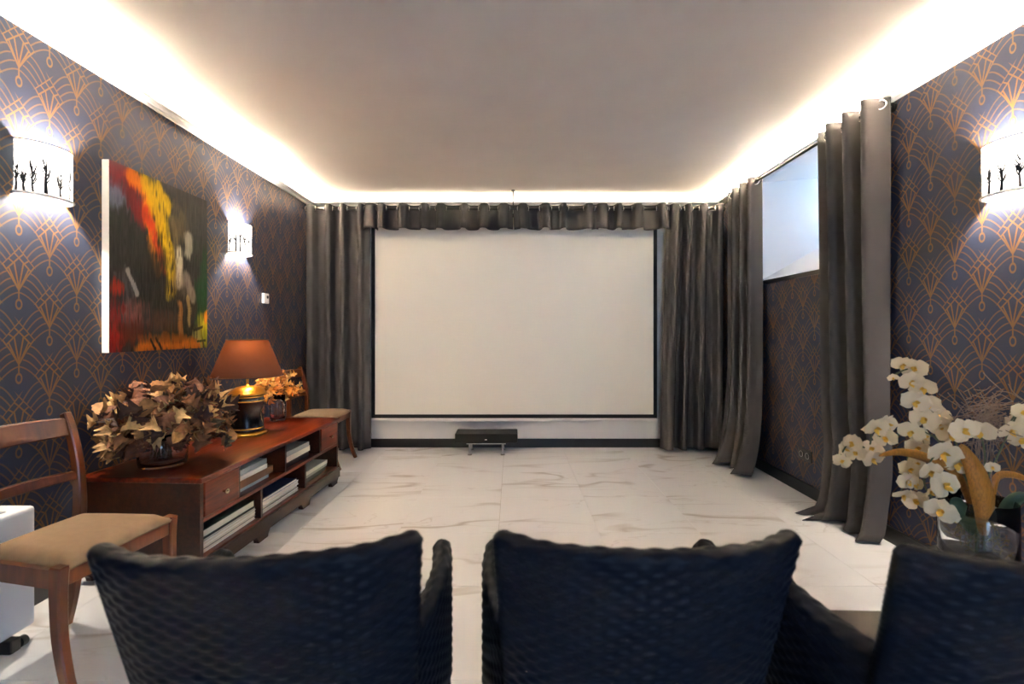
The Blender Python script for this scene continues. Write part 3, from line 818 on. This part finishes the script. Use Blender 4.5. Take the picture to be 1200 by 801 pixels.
for lo_, fr in (((-0.062, -0.040, 0.572), 0.6), ((0.0, -0.02, 0.43), 0.4)):
    l = bpy.data.lights.new('lamp_bulb_light', 'POINT'); l.energy = LAMP_POW * fr; l.color = LAMP_COL; l.shadow_soft_size = 0.03
    lo = bpy.data.objects.new('lamp_bulb_light', l); COL.objects.link(lo); lo.parent = LP; lo.location = lo_

# ------------------------------------------------------------------ dried leaves
def leaf_mesh(name, lobes, curl, seed, m):
    rnd = random.Random(seed)
    n = 22; L = 1.0
    outline = []
    for i in range(n + 1):
        t = i / n
        wv = 0.36 * math.sin(math.pi * min(1, t * 0.98 + 0.02)) ** 0.75 * (1 + (0.42 * math.cos(t * lobes * 2 * math.pi) if lobes else 0.05 * math.cos(t * 30)))
        outline.append((t, max(0.012, wv)))
    V, Fc = [], []
    for t, wv in outline:
        for s in (-1, -0.5, 0, 0.5, 1):
            z = curl * (s * s * wv * 1.4) + 0.16 * curl * math.sin(t * 4 + seed) + 0.05 * math.sin(7 * t + s * 3 + seed)
            V.append((s * wv, t, z))
    for i in range(n):
        for j in range(4):
            Fc.append((i * 5 + j, i * 5 + j + 1, (i + 1) * 5 + j + 1, (i + 1) * 5 + j))
    me = bpy.data.meshes.new(name); me.from_pydata(V, [], Fc); me.materials.append(m); me.shade_smooth()
    return me
def leafmat(nm, rgb): return mat(nm, rgb, 0.75, noise=0.25, scale=6)
LEAF_COLS = [(124, 78, 42), (100, 54, 25), (152, 110, 66), (66, 33, 16), (108, 66, 40), (54, 29, 17), (184, 146, 96), (80, 70, 50)]
LEAVES = [leaf_mesh('leaf', (3, 4, 0, 3, 4, 3, 3, 4)[i], (0.7, -0.7, 0.9, 0.6, -0.6, 1.0, 0.8, 0.5)[i], i, leafmat('dry_leaf_%d' % i, c)) for i, c in enumerate(LEAF_COLS)]
GOLDL = [leaf_mesh('leaf', 3, (0.5, -0.5, 0.8)[i], 20 + i, leafmat('gold_leaf_%d' % i, c)) for i, c in enumerate([(200, 142, 62), (176, 110, 46), (214, 172, 104)])]
def put_leaf(me, parent, pos, d, size, rnd):
    o = bpy.data.objects.new('leaf', me); COL.objects.link(o); o.parent = parent
    d = Vector(d).normalized()
    q = d.to_track_quat('Y', 'Z') @ Matrix.Rotation(rnd.uniform(-1.6, 1.6), 4, 'Y').to_quaternion()
    o.rotation_mode = 'QUATERNION'; o.rotation_quaternion = q
    o.location = pos; o.scale = (size, size, size)
    return o
def vase_vf(prof_o, th, n=40):
    prof = prof_o + [(max(0.0005, r - th), z if i else z) for i, (r, z) in reversed(list(enumerate(prof_o)))]
    return prof
def glass_vase(name, label, loc, r, h, base=0.014):
    rt = thing(name, label, 'vase', loc)
    th = 0.005
    prof = [(0.0005, 0), (r * 0.9, 0), (r * 0.97, 0.006), (r, 0.03), (r, h * 0.6), (r * 0.98, h), (r * 0.98 - th, h), (r - th, h * 0.6), (r - th, 0.034), (r * 0.9 - th, base), (0.0005, base)]
    mk('glass', *lathe_vf(prof, 44), GLASS, rt, smooth=True)
    return rt
bp = on_console(*console_local(-1.800, 2.40), 0.512)
vz = glass_vase('glass_vase', 'clear glass bowl vase holding the large dried bouquet', bp, 0.108, 0.17)
BQ = thing('dried_bouquet', 'large bouquet of dried brown and tan leaves in a glass bowl', 'bouquet', bp + Vector((0, 0, 0.02)))
rnd = random.Random(11)
SV = []
tips = []
for i in range(40):
    a = rnd.uniform(0, 2 * math.pi); el = rnd.uniform(0.0, 1.0)
    rx, ry, rz_ = 0.25, 0.30, 0.22
    x = rx * math.cos(a) * math.sqrt(1 - (el * 0.9) ** 2) * rnd.uniform(0.75, 1.0)
    y = ry * math.sin(a) * math.sqrt(1 - (el * 0.9) ** 2) * rnd.uniform(0.75, 1.0)
    if bp.x + x < XL + 0.10: x = XL + 0.10 - bp.x
    z = 0.13 + el * rz_ + rnd.uniform(-0.05, 0.03)
    tip = Vector((x, y, z))
    st = Vector((rnd.uniform(-.05, .05), rnd.uniform(-.05, .05), rnd.uniform(0.005, 0.04)))
    mid = Vector((x * 0.22, y * 0.22, 0.17 + 0.4 * max(0, z - 0.15)))
    sp = spline([st, mid, tip], 6)
    SV.append(tube_vf(sp, [0.0028 - 0.0015 * k / (len(sp) - 1) for k in range(len(sp))], 5))
    tips.append((tip, sp))
mk('stems', *join(*SV), mat('dry_stem', (92, 66, 44), 0.8), BQ, smooth=True)
def clampwall(p, base):
    if base.x + p.x < XL + 0.05: p.x = XL + 0.05 - base.x
    return p
def shell_leaf(me, c, rad, parent, size, rnd, base):
    """a leaf lying roughly on an ellipsoid, its face turned outwards"""
    a = rnd.uniform(0, 2 * math.pi); h = rnd.uniform(-0.42, 1.0); k = rnd.uniform(0.55, 1.0)
    rr = math.sqrt(max(0.0, 1 - min(1, abs(h)) ** 2))
    n = Vector((rr * math.cos(a), rr * math.sin(a), h))
    p = c + Vector((n.x * rad[0], n.y * rad[1], n.z * rad[2])) * k
    nn = (n + Vector((rnd.uniform(-.6, .6), rnd.uniform(-.6, .6), rnd.uniform(-.3, .6)))).normalized()
    t = Vector((rnd.uniform(-1, 1), rnd.uniform(-1, 1), rnd.uniform(-1, .3))); t = (t - nn * t.dot(nn)).normalized()
    m = Matrix((t.cross(nn), t, nn)).transposed()
    if base.x + p.x + t.x * size < XL + 0.03: p.x = XL + 0.03 - base.x - min(0, t.x * size) + 0.01
    if p.z + min(0, t.z) * size < 0.03: p.z = 0.03 - min(0, t.z) * size
    o = bpy.data.objects.new('leaf', me); COL.objects.link(o); o.parent = parent
    o.rotation_mode = 'QUATERNION'; o.rotation_quaternion = m.to_quaternion(); o.location = p; o.scale = (size,) * 3
for i in range(285):
    shell_leaf(LEAVES[rnd.choice((0, 0, 1, 2, 2, 3, 4, 4, 5, 6, 6, 7))], Vector((0.02, 0.02, 0.20)), (0.27, 0.32, 0.22), BQ, rnd.uniform(0.07, 0.11), rnd, bp)

bp2 = on_console(*console_local(-1.815, 3.60), 0.512)
glass_vase('glass_vase', 'slim clear glass vase behind the table lamp', bp2, 0.055, 0.20)
B2 = thing('dried_bouquet', 'small bouquet of golden dried leaves behind the table lamp', 'bouquet', bp2 + Vector((0, 0, 0.02)))
rnd = random.Random(5); SV = []
for i in range(16):
    a = rnd.uniform(0, 6.28); x, y = 0.17 * math.cos(a) * rnd.uniform(.4, 1), 0.12 * math.sin(a) * rnd.uniform(.4, 1)
    z = rnd.uniform(0.20, 0.31)
    sp = spline([Vector((rnd.uniform(-.02, .02), rnd.uniform(-.02, .02), 0.003)), Vector((x * .2, y * .2, 0.19)), Vector((x, y, z))], 5)
    SV.append(tube_vf(sp, 0.002, 5))
    for k in range(4):
        p = sp[rnd.randint(7, 10)] + Vector((rnd.uniform(-.03, .03), rnd.uniform(-.02, .02), rnd.uniform(-.03, .03)))
        put_leaf(GOLDL[rnd.randrange(3)], B2, p, (x + rnd.uniform(-.1, .1), y + rnd.uniform(-.1, .1), rnd.uniform(-.12, .08)), rnd.uniform(0.06, 0.085), rnd)
for i in range(5):
    put_leaf(GOLDL[i % 3], B2, Vector((0.0 + 0.02 * i - .09, -0.06, 0.22 - 0.01 * i)), (-0.3, -0.2, -1), 0.075, rnd)
mk('stems', *join(*SV), mat('dry_stem', (92, 66, 44), 0.8), B2, smooth=True)

# ------------------------------------------------------------------ armless dining chairs (face +x locally)
def dining_chair(label, loc):
    c = thing('dining_chair', label, 'chair', loc, 0, 'wooden armless chairs along the papered wall')
    # front at x=0, back at x=-0.43; width along y
    def bar(name, pts, w_, d_, par=c, m=CHWOOD):
        """swept rectangular bar; w_ along y, d_ in the xz plane"""
        sp = spline(pts, 6); V = []; n = len(sp)
        for i, p in enumerate(sp):
            t = (sp[min(i + 1, n - 1)] - sp[max(i - 1, 0)]).normalized()
            nrm = Vector((t.z, 0, -t.x)).normalized()
            k = i / (n - 1)
            W = w_[0] + (w_[1] - w_[0]) * k if isinstance(w_, tuple) else w_
            D = d_[0] + (d_[1] - d_[0]) * k if isinstance(d_, tuple) else d_
            for sa, sb in ((-1, -1), (1, -1), (1, 1), (-1, 1)):
                V.append(p + nrm * sa * D / 2 + Vector((0, sb * W / 2, 0)))
        Fc = [(i * 4 + k, i * 4 + (k + 1) % 4, (i + 1) * 4 + (k + 1) % 4, (i + 1) * 4 + k) for i in range(n - 1) for k in range(4)]
        Fc += [(0, 1, 2, 3), tuple((n - 1) * 4 + k for k in range(4))]
        o = mk(name, V, Fc, m, par)
        bev(o, 0.004, 1)
        return o
    FW, BW = 0.205, 0.175
    for s in (-1, 1):
        bar('leg', [(-0.022, s * FW, 0.455), (-0.025, s * FW, 0.36), (-0.018, s * FW, 0.22), (0.012, s * FW, 0.08), (0.045, s * FW, 0.0)], (0.034, 0.028), (0.044, 0.028))
        bar('leg', [(-0.41, s * BW, 0.41), (-0.415, s * BW, 0.30), (-0.432, s * BW, 0.14), (-0.465, s * BW, 0.0)], (0.032, 0.026), (0.040, 0.028))
        bar('back_post', [(-0.41, s * BW, 0.41), (-0.405, s * BW, 0.52), (-0.415, s * BW, 0.66), (-0.445, s * BW, 0.79), (-0.475, s * BW, 0.865)], (0.032, 0.028), (0.042, 0.030))
        mk('seat_rail', *join(box_vf(0, 1, 0, 1, 0, 1)), CHWOOD, c).data.clear_geometry()
        o = c.children[-1]
        y0, y1 = s * BW, s * FW
        v = [(-0.40, y0 - s * 0.012, 0.385), (-0.40, y0 + s * 0.010, 0.385), (-0.03, y1 + s * 0.010, 0.385), (-0.03, y1 - s * 0.012, 0.385)]
        V = v + [(a, b, 0.445) for a, b, _ in v]
        o.data.from_pydata(V, [], box_vf(0, 1, 0, 1, 0, 1)[1])
        bm = bmesh.new(); bm.from_mesh(o.data); bmesh.ops.recalc_face_normals(bm, faces=bm.faces); bm.to_mesh(o.data); bm.free()
    box('seat_rail', -0.036, -0.012, -FW + 0.017, FW - 0.017, 0.385, 0.445, CHWOOD, c, bevel=0.003)
    box('seat_rail', -0.422, -0.40, -BW + 0.016, BW - 0.016, 0.385, 0.445, CHWOOD, c, bevel=0.003)
    # curved rails
    def rail(name, z0, z1, xa, bow, over, th):
        V, n = [], 12
        for i in range(n + 1):
            t = -1 + 2 * i / n; y = t * (BW + over); x = xa - bow * (1 - t * t)
            lift = 0.008 * (1 - t * t)
            for dx, z in ((-th / 2, z0), (th / 2, z0), (th / 2 - 0.0, z1 + lift), (-th / 2, z1 + lift)):
                V.append((x + dx - (z - z0) * 0.25, y, z))
        Fc = [(i * 4 + k, i * 4 + (k + 1) % 4, (i + 1) * 4 + (k + 1) % 4, (i + 1) * 4 + k) for i in range(n) for k in range(4)] + [(0, 1, 2, 3), tuple(n * 4 + k for k in range(4))]
        bev(mk(name, V, Fc, CHWOOD, c), 0.004, 1)
    rail('top_rail', 0.775, 0.845, -0.445, 0.022, 0.0, 0.022)
    rail('back_rail', 0.600, 0.632, -0.408, 0.018, -0.005, 0.018)
    # upholstered seat
    V, Fc, n, mrow = [], [], 16, 14
    for i in range(n + 1):
        for j in range(mrow + 1):
            a, b = i / n, j / mrow * 2 - 1
            x = -0.395 + 0.390 * a; hw = (BW - 0.014) + (FW - BW + 0.010) * a
            e = min(1, min(a, 1 - a) * 9) * min(1, (1 - abs(b)) * 9)
            V.append((x + (0.0 if a < 1 else 0.004), b * hw, 0.446 + 0.026 * math.sqrt(max(0, e)) + 0.010 * (1 - b * b) * math.sin(math.pi * a)))
    for i in range(n):
        for j in range(mrow):
            k = i * (mrow + 1) + j
            Fc.append((k, k + 1, k + mrow + 2, k + mrow + 1))
    o = mk('seat', V, Fc, SEATF, c, smooth=True)
    s = o.modifiers.new('solid', 'SOLIDIFY'); s.thickness = 0.012; s.offset = -1
    return c
ch1 = dining_chair('wooden chair with beige padded seat in front of the white heater', (-1.387, 1.675, 0))
ch1.rotation_euler[2] = R(-7.4)
dup(ch1, (-1.53, 4.215, 0), 0, 'wooden chair with beige padded seat between the console and the corner drape')

# ------------------------------------------------------------------ centre speaker on chrome stand
sp_ = thing('centre_speaker', 'black centre loudspeaker on the low chrome stand under the screen', 'speaker', at(570, 533, 4.51) * 0 + Vector((-0.25, 4.60, 0)))
SPB = mat('speaker_black', (20, 19, 19), 0.55)
box('cabinet', -0.305, 0.305, -0.085, 0.145, 0.117, 0.205, SPB, sp_, bevel=0.006)
box('grille', -0.300, 0.300, -0.095, -0.0855, 0.121, 0.201, mat('speaker_cloth', (12, 12, 13), 0.9, bump=0.4, bscale=900), sp_, bevel=0.003)
lv, lf = lathe_vf([(0.0005, 0.0), (0.012, 0.0), (0.012, 0.002), (0.0005, 0.002)], 20)
mk('badge', [(a * 1.0 - 0.003, -0.0952 - cc, 0.151 + b * 0.4) for a, b, cc in lv], lf, CHROME, sp_)
ss = thing('speaker_stand', 'low chrome tube stand carrying the black loudspeaker', 'stand', (-0.25, 4.60, 0))
box('top_plate', -0.19, 0.19, -0.10, 0.12, 0.108, 0.1165, CHROME, ss, bevel=0.002)
for sx in (-0.16, 0.16):
    for sy in (-0.09, 0.11):
        mk('leg', *join(tube_vf([(sx, sy, 0.108), (sx, sy, 0.006)], 0.011, 14), tube_vf([(sx, sy, 0.008), (sx, sy, 0.0)], 0.022, 16)), CHROME, ss, smooth=False)

# ------------------------------------------------------------------ wicker armchairs
WICK = mat('wicker', (4, 9, 20), 0.5, noise=0.25, scale=120, spec=0.1)
def wicker_panel(name, path, zb, zt, th, parent, lean=None, pitch=0.0125, stake=0.022, taper=None, round_front=False):
    """path: plan polyline (x,y); zb/zt: functions of s in 0..1; a woven, rounded slab follows it."""
    sp = spline([(x, y, 0) for x, y in path], 24)
    acc = [0]
    for i in range(1, len(sp)): acc.append(acc[-1] + (sp[i] - sp[i - 1]).length)
    Lt = acc[-1]
    ns = int(Lt / 0.0048)
    S, Nn = [], []
    for q in range(ns + 1):
        d = Lt * q / ns; i = 0
        while i < len(acc) - 2 and acc[i + 1] < d: i += 1
        t = (d - acc[i]) / max(1e-9, acc[i + 1] - acc[i])
        p = sp[i].lerp(sp[i + 1], t); tg = (sp[i + 1] - sp[i]).normalized()
        S.append((p, d)); Nn.append(Vector((tg.y, -tg.x, 0)))
    loop = []          # (s index, side offset -1..1, extra along tangent, outward normal)
    ncap = 5
    for q in range(ns + 1): loop.append((q, 1.0, 0.0))
    for k in range(1, ncap): a = math.pi * k / ncap; loop.append((ns, math.cos(a), math.sin(a)))
    for q in range(ns, -1, -1): loop.append((q, -1.0, 0.0))
    for k in range(1, ncap): a = math.pi * k / ncap; loop.append((0, -math.cos(a), -math.sin(a)))
    nl = len(loop)
    hmax = max(zt(q / ns) - zb(q / ns) for q in range(ns + 1))
    rows = int(hmax / (pitch / 4))
    V, Fc = [], []
    ncapr = 8
    for r in range(rows + ncapr + 1):
        if r <= rows: t, cap = r / rows, 1.0; dz = 0
        else:
            a = (r - rows) / ncapr * math.pi / 2; t = 1.0; cap = max(0.02, math.cos(a)); dz = math.sin(a) * th * 0.5
        for li, (q, side, ext) in enumerate(loop):
            p, d = S[q]; nrm = Nn[q]; tg = Vector((-nrm.y, nrm.x, 0))
            s = q / ns
            z = zb(s) + (zt(s) - th * 0.5 - zb(s)) * t + dz
            rowh = z / pitch; j = math.floor(rowh); fr = rowh - j
            prof = math.sqrt(max(0, 1 - (2 * fr - 1) ** 2))
            disp = 0.0024 * prof * (0.55 + 0.75 * math.sin(math.pi * d / stake + math.pi * j) * (1 if side >= 0 else -1)) - 0.0012
            if r > rows: disp *= 0.9
            out = nrm * side + tg * ext
            pos = p + out * (th / 2 * cap) + out * disp * (cap if r > rows else 1)
            x, y = pos.x, pos.y
            if taper: x *= taper(z)
            if lean: y += lean(z)
            V.append((x, y, z + (disp * 0.6 if r > rows else 0)))
    R_ = rows + ncapr
    for r in range(R_):
        for li in range(nl):
            l2 = (li + 1) % nl
            Fc.append((r * nl + li, r * nl + l2, (r + 1) * nl + l2, (r + 1) * nl + li))
    # close the top slit and the bottom
    def close(r):
        top = r * nl
        for q in range(ns):
            a, b = q, q + 1
            cidx = (ns + ncap) + (ns - q); 
            d_ = (ns + ncap) + (ns - q - 1)
            Fc.append((top + a, top + b, top + d_, top + cidx))
    close(R_); close(0)
    return mk(name, V, Fc, WICK, parent, smooth=True)
CUSH = mat('dark_cushion', (74, 68, 64), 0.9, noise=0.06, scale=60, bump=0.3, bscale=800)
def wicker_chair(label, loc, rz):
    c = thing('wicker_armchair', label, 'armchair', loc, rz, 'dark wicker armchairs facing the screen')
    lean = lambda z: 0.125 * (0.86 - z) / 0.44 * (1.0 if z > 0.4 else 1.0)
    tp = lambda z: 1.0 - 0.10 * min(1.0, max(0.0, (0.86 - z) / 0.46))
    wicker_panel('backrest', [(-0.243, 0.062), (-0.16, 0.020), (0, 0.0), (0.16, 0.020), (0.243, 0.062)], lambda s: 0.37,
                 lambda s: 0.858 + 0.004 * (2 * s - 1) ** 4, 0.042, c, lean, taper=tp)
    for s in (-1, 1):
        def zt(q):
            # q: 0 back, 1 front; rounded front corner
            k = max(0.0, (q - 0.80) / 0.20)
            return 0.665 - 0.030 * (1 - q) - 0.10 * k ** 3
        wicker_panel('armrest', [(s * 0.222, 0.165), (s * 0.258, 0.27), (s * 0.278, 0.40), (s * 0.268, 0.54)], lambda q: 0.37, zt, 0.046, c)
    mk('seat_frame', *join(box_vf(-0.262, 0.262, 0.14, 0.56, 0.36, 0.415)), WICK, c)
    o = mk('cushion', *box_vf(-0.225, 0.225, 0.150, 0.575, 0.416, 0.462), CUSH, c)
    bev(o, 0.016, 3)
    for sx in (-0.245, 0.245):
        for sy in (0.15, 0.53):
            mk('leg', *box_vf(sx - 0.02, sx + 0.02, sy - 0.02, sy + 0.02, 0, 0.37), WICK, c)
    return c
wc = wicker_chair('dark wicker armchair in the middle of the row, between the two others', (0.229, 0.728, 0), 0.0)
dup(wc, (-0.408, 0.703, 0), R(5.5), 'dark wicker armchair at the console end of the row')
dup(wc, (0.874, 0.668, 0), R(-2.0), 'dark wicker armchair at the window end of the row, beside the orchid')

# ------------------------------------------------------------------ orchid on a side table
OX, OY = 1.62, 1.62
tb = thing('side_table', 'low round black side table under the orchid vase', 'side table', (OX, OY, 0))
mk('top', *lathe_vf([(0.0005, 0.375), (0.128, 0.375), (0.132, 0.380), (0.132, 0.393), (0.128, 0.40), (0.0005, 0.40)], 40), mat('table_black', (22, 20, 20), 0.4), tb)
mk('pedestal', *lathe_vf([(0.12, 0.0), (0.12, 0.012), (0.03, 0.02), (0.022, 0.05), (0.022, 0.375)], 30), mat('table_black', (22, 20, 20), 0.4), tb)
ov = glass_vase('glass_vase', 'clear glass bowl vase with the orchid beside the window drape', (OX, OY, 0.4005), 0.105, 0.22)
OR = thing('orchid', 'white orchid sprays with golden leaves and dry twigs in glass bowl', 'flowers', (OX, OY, 0.42))
base = Vector((OX, OY, 0.42))
PET = fabric_translucent('orchid_petal', (208, 191, 158), 0.6, 0.25)
LIP = mat('orchid_lip', (214, 164, 60), 0.6)
def petal(V, Fc, ang_, L, wd, cup, wid_peak=0.6, tilt=0.0):
    k0 = len(V); n, mm = 7, 4
    for i in range(n + 1):
        t = i / n
        w_ = wd * math.sin(math.pi * min(0.999, t ** (math.log(0.5) / math.log(wid_peak)))) ** 0.7 + 0.0012
        if i == n: w_ = wd * 0.18
        for j in range(mm + 1):
            s = j / mm * 2 - 1
            r = L * (t - 0.08 * s * s * t)
            x, y = r, s * w_
            z = cup * (t * t) * L - 0.25 * cup * L * s * s * t + tilt * L * t
            V.append((x * math.cos(ang_) - y * math.sin(ang_), x * math.sin(ang_) + y * math.cos(ang_), z))
    for i in range(n):
        for j in range(mm):
            a = k0 + i * (mm + 1) + j
            Fc.append((a, a + 1, a + mm + 2, a + mm + 1))
def flower_mesh(seed):
    V, Fc = [], []
    rnd = random.Random(seed)
    for a, L, wd in ((R(90), .046, .019), (R(215), .044, .018), (R(325), .044, .018)): petal(V, Fc, a + rnd.uniform(-.1, .1), L, wd, rnd.uniform(-.5, .4), 0.55, -0.05)
    for a in (R(12), R(168)): petal(V, Fc, a + rnd.uniform(-.1, .1), .049, .030, rnd.uniform(-.3, .55), 0.6, 0.06)
    me = bpy.data.meshes.new('flower'); me.from_pydata(V, [], Fc); me.materials.append(PET); me.shade_smooth(); return me
FL = [flower_mesh(i) for i in range(4)]
lv, lf = [], []
petal(lv, lf, R(270), .018, .008, 0.8, 0.5, 0.5); petal(lv, lf, R(30), .010, .006, 1.0, 0.5, 0.8); petal(lv, lf, R(150), .010, .006, 1.0, 0.5, 0.8)
LIPM = bpy.data.meshes.new('lip'); LIPM.from_pydata(lv, [], lf); LIPM.materials.append(LIP); LIPM.shade_smooth()
rnd = random.Random(21)
def opx(cx, cy, Y): return at(960 + cx / 3.08, 400 + cy / 3.08, Y) - base
def flower(cx, cy, Y, size, face=None):
    p = opx(cx, cy, Y)
    o = bpy.data.objects.new('flower', FL[rnd.randrange(4)]); COL.objects.link(o); o.parent = OR
    d = Vector(face) if face else Vector((rnd.uniform(-.9, .3), rnd.uniform(-1.0, -.4), rnd.uniform(-.5, .35)))
    q = d.normalized().to_track_quat('Z', 'Y') @ Matrix.Rotation(rnd.uniform(-.5, .5), 4, 'Z').to_quaternion()
    o.rotation_mode = 'QUATERNION'; o.rotation_quaternion = q; o.location = p; o.scale = (size, size, size)
    l = bpy.data.objects.new('lip', LIPM); COL.objects.link(l); l.parent = o; l.location = (0, 0, 0.002)
    return p
sprays = [
    (1.62, [(265, 130, .35), (300, 82, .75), (345, 100, .85), (330, 145, .85), (378, 168, .85), (345, 218, .9), (392, 228, .8), (380, 282, .95), (432, 268, .85), (436, 305, .75)]),
    (1.52, [(80, 432, .55), (92, 385, .6), (122, 368, .7), (132, 405, .65), (188, 388, .7), (190, 424, .7), (205, 312, .85), (245, 300, .8), (240, 350, .75), (330, 325, .8)]),
    (1.58, [(305, 552, .75), (348, 575, .8), (320, 505, .7), (345, 515, .6), (325, 462, .7), (350, 440, .65), (352, 385, .8), (375, 345, .8)]),
    (1.50, [(480, 640, .5), (438, 612, .95), (400, 540, .6), (452, 520, 1.0), (400, 470, .8), (500, 442, .95), (445, 402, 1.05)]),
    (1.56, [(480, 335, .95), (520, 320, .9), (580, 325, .95), (625, 455, .45)]),
    (1.60, [(690, 318, .9), (725, 305, 1.0), (735, 255, .7), (735, 355, .9)]),
]
STV = []
neck = [Vector((-0.02, 0.0, 0.02)), Vector((-0.03, -0.01, 0.16))]
for Y, fl_ in sprays:
    ps = [flower(cx, cy, Y + rnd.uniform(-.04, .04), sz) for cx, cy, sz in fl_]
    arch = ps[-1] + Vector((0.02, 0.03, 0.05))
    pth = [Vector((rnd.uniform(-.03, .03), rnd.uniform(-.03, .03), 0.015)), Vector((0, 0, 0.17)), arch.lerp(Vector((0, 0, 0.17)), 0.35) + Vector((0, 0, .04))] + [p + Vector((0.004, 0.018, 0.0)) for p in reversed(ps[::2])]
    STV.append(tube_vf(spline(pth, 6), 0.0026, 6))
mk('stems', *join(*STV), mat('orchid_stem', (74, 84, 52), 0.6), OR, smooth=True)
def blade(name, pts, wd, m):
    sp = spline(pts, 8); n = len(sp); V = []
    for i, p in enumerate(sp):
        t = (sp[min(i + 1, n - 1)] - sp[max(i - 1, 0)]).normalized()
        side = t.cross(Vector((0.25, 1, 0.1))).normalized()
        nm = side.cross(t).normalized()
        k = i / (n - 1); w_ = wd * (math.sin(math.pi * (0.06 + 0.94 * k)) ** 0.6) * 0.5 if k < 0.999 else 0.001
        for s in (-1, -0.5, 0, 0.5, 1): V.append(p + side * s * w_ + nm * (abs(s) * w_ * 0.45))
    Fc = [(i * 5 + j, i * 5 + j + 1, i * 5 + j + 6, i * 5 + j + 5) for i in range(n - 1) for j in range(4)]
    o = mk(name, V, Fc, m, OR, smooth=True, fix=False)
    so = o.modifiers.new('solid', 'SOLIDIFY'); so.thickness = 0.0015
GL = mat('golden_leaf', (148, 96, 26), 0.55, noise=0.3, scale=30, stretch=(8, 8, 1))
DG = mat('green_leaf', (44, 66, 44), 0.5)
blade('leaf', [opx(600, 700, 1.56), opx(605, 600, 1.52), opx(575, 480, 1.50), opx(510, 370, 1.50)], 0.062, GL)
blade('leaf', [opx(560, 620, 1.60), opx(500, 480, 1.56), opx(400, 425, 1.53), opx(300, 400, 1.52), opx(215, 412, 1.50)], 0.030, GL)
blade('leaf', [opx(620, 640, 1.64), opx(640, 500, 1.66), opx(700, 482, 1.66), opx(780, 510, 1.66)], 0.026, GL)
blade('leaf', [opx(570, 700, 1.62), opx(530, 640, 1.58), opx(500, 590, 1.55), opx(470, 580, 1.52)], 0.05, DG)
blade('leaf', [opx(640, 700, 1.62), opx(680, 620, 1.60), opx(720, 570, 1.58), opx(770, 560, 1.56)], 0.05, DG)
TW = []
for i in range(150):
    c0 = opx(rnd.gauss(605, 48), rnd.gauss(285, 48), 1.68 + rnd.gauss(0, .05))
    d0 = Vector((rnd.uniform(-1, 1), rnd.uniform(-1, 1), rnd.uniform(-.6, 1))).normalized() * rnd.uniform(.02, .045)
    d1_ = d0 + Vector((rnd.uniform(-.04, .04), rnd.uniform(-.04, .04), rnd.uniform(-.04, .04)))
    TW.append(tube_vf(spline([c0 - d0, c0, c0 + d1_], 4), 0.0014, 4))
for i in range(12):
    s0 = Vector((rnd.uniform(-.04, .04), rnd.uniform(-.02, .05), 0.02)); e0 = opx(rnd.uniform(560, 650), rnd.uniform(240, 330), 1.68)
    TW.append(tube_vf(spline([s0, s0.lerp(e0, .5) + Vector((rnd.uniform(-.02, .02), 0, 0)), e0], 5), 0.002, 4))
tw = mk('dry_twigs', *join(*TW), mat('dry_twig', (112, 94, 80), 0.8), OR)
MS = []
for i in range(60):
    a = rnd.uniform(0, 6.28); r0 = rnd.uniform(0, .085)
    p = Vector((r0 * math.cos(a), r0 * math.sin(a), rnd.uniform(0.004, 0.07)))
    b = rnd.uniform(0, 6.28)
    q = p + Vector((.03 * math.cos(b), .03 * math.sin(b), rnd.uniform(-.003, .03)))
    if q.xy.length > 0.095: q.xy *= 0.095 / q.xy.length
    MS.append(tube_vf([p, p.lerp(q, .5) + Vector((0, 0, .008)), q], 0.002, 4))
mk('moss', *join(*MS), mat('moss', (96, 84, 40), 0.9), OR)
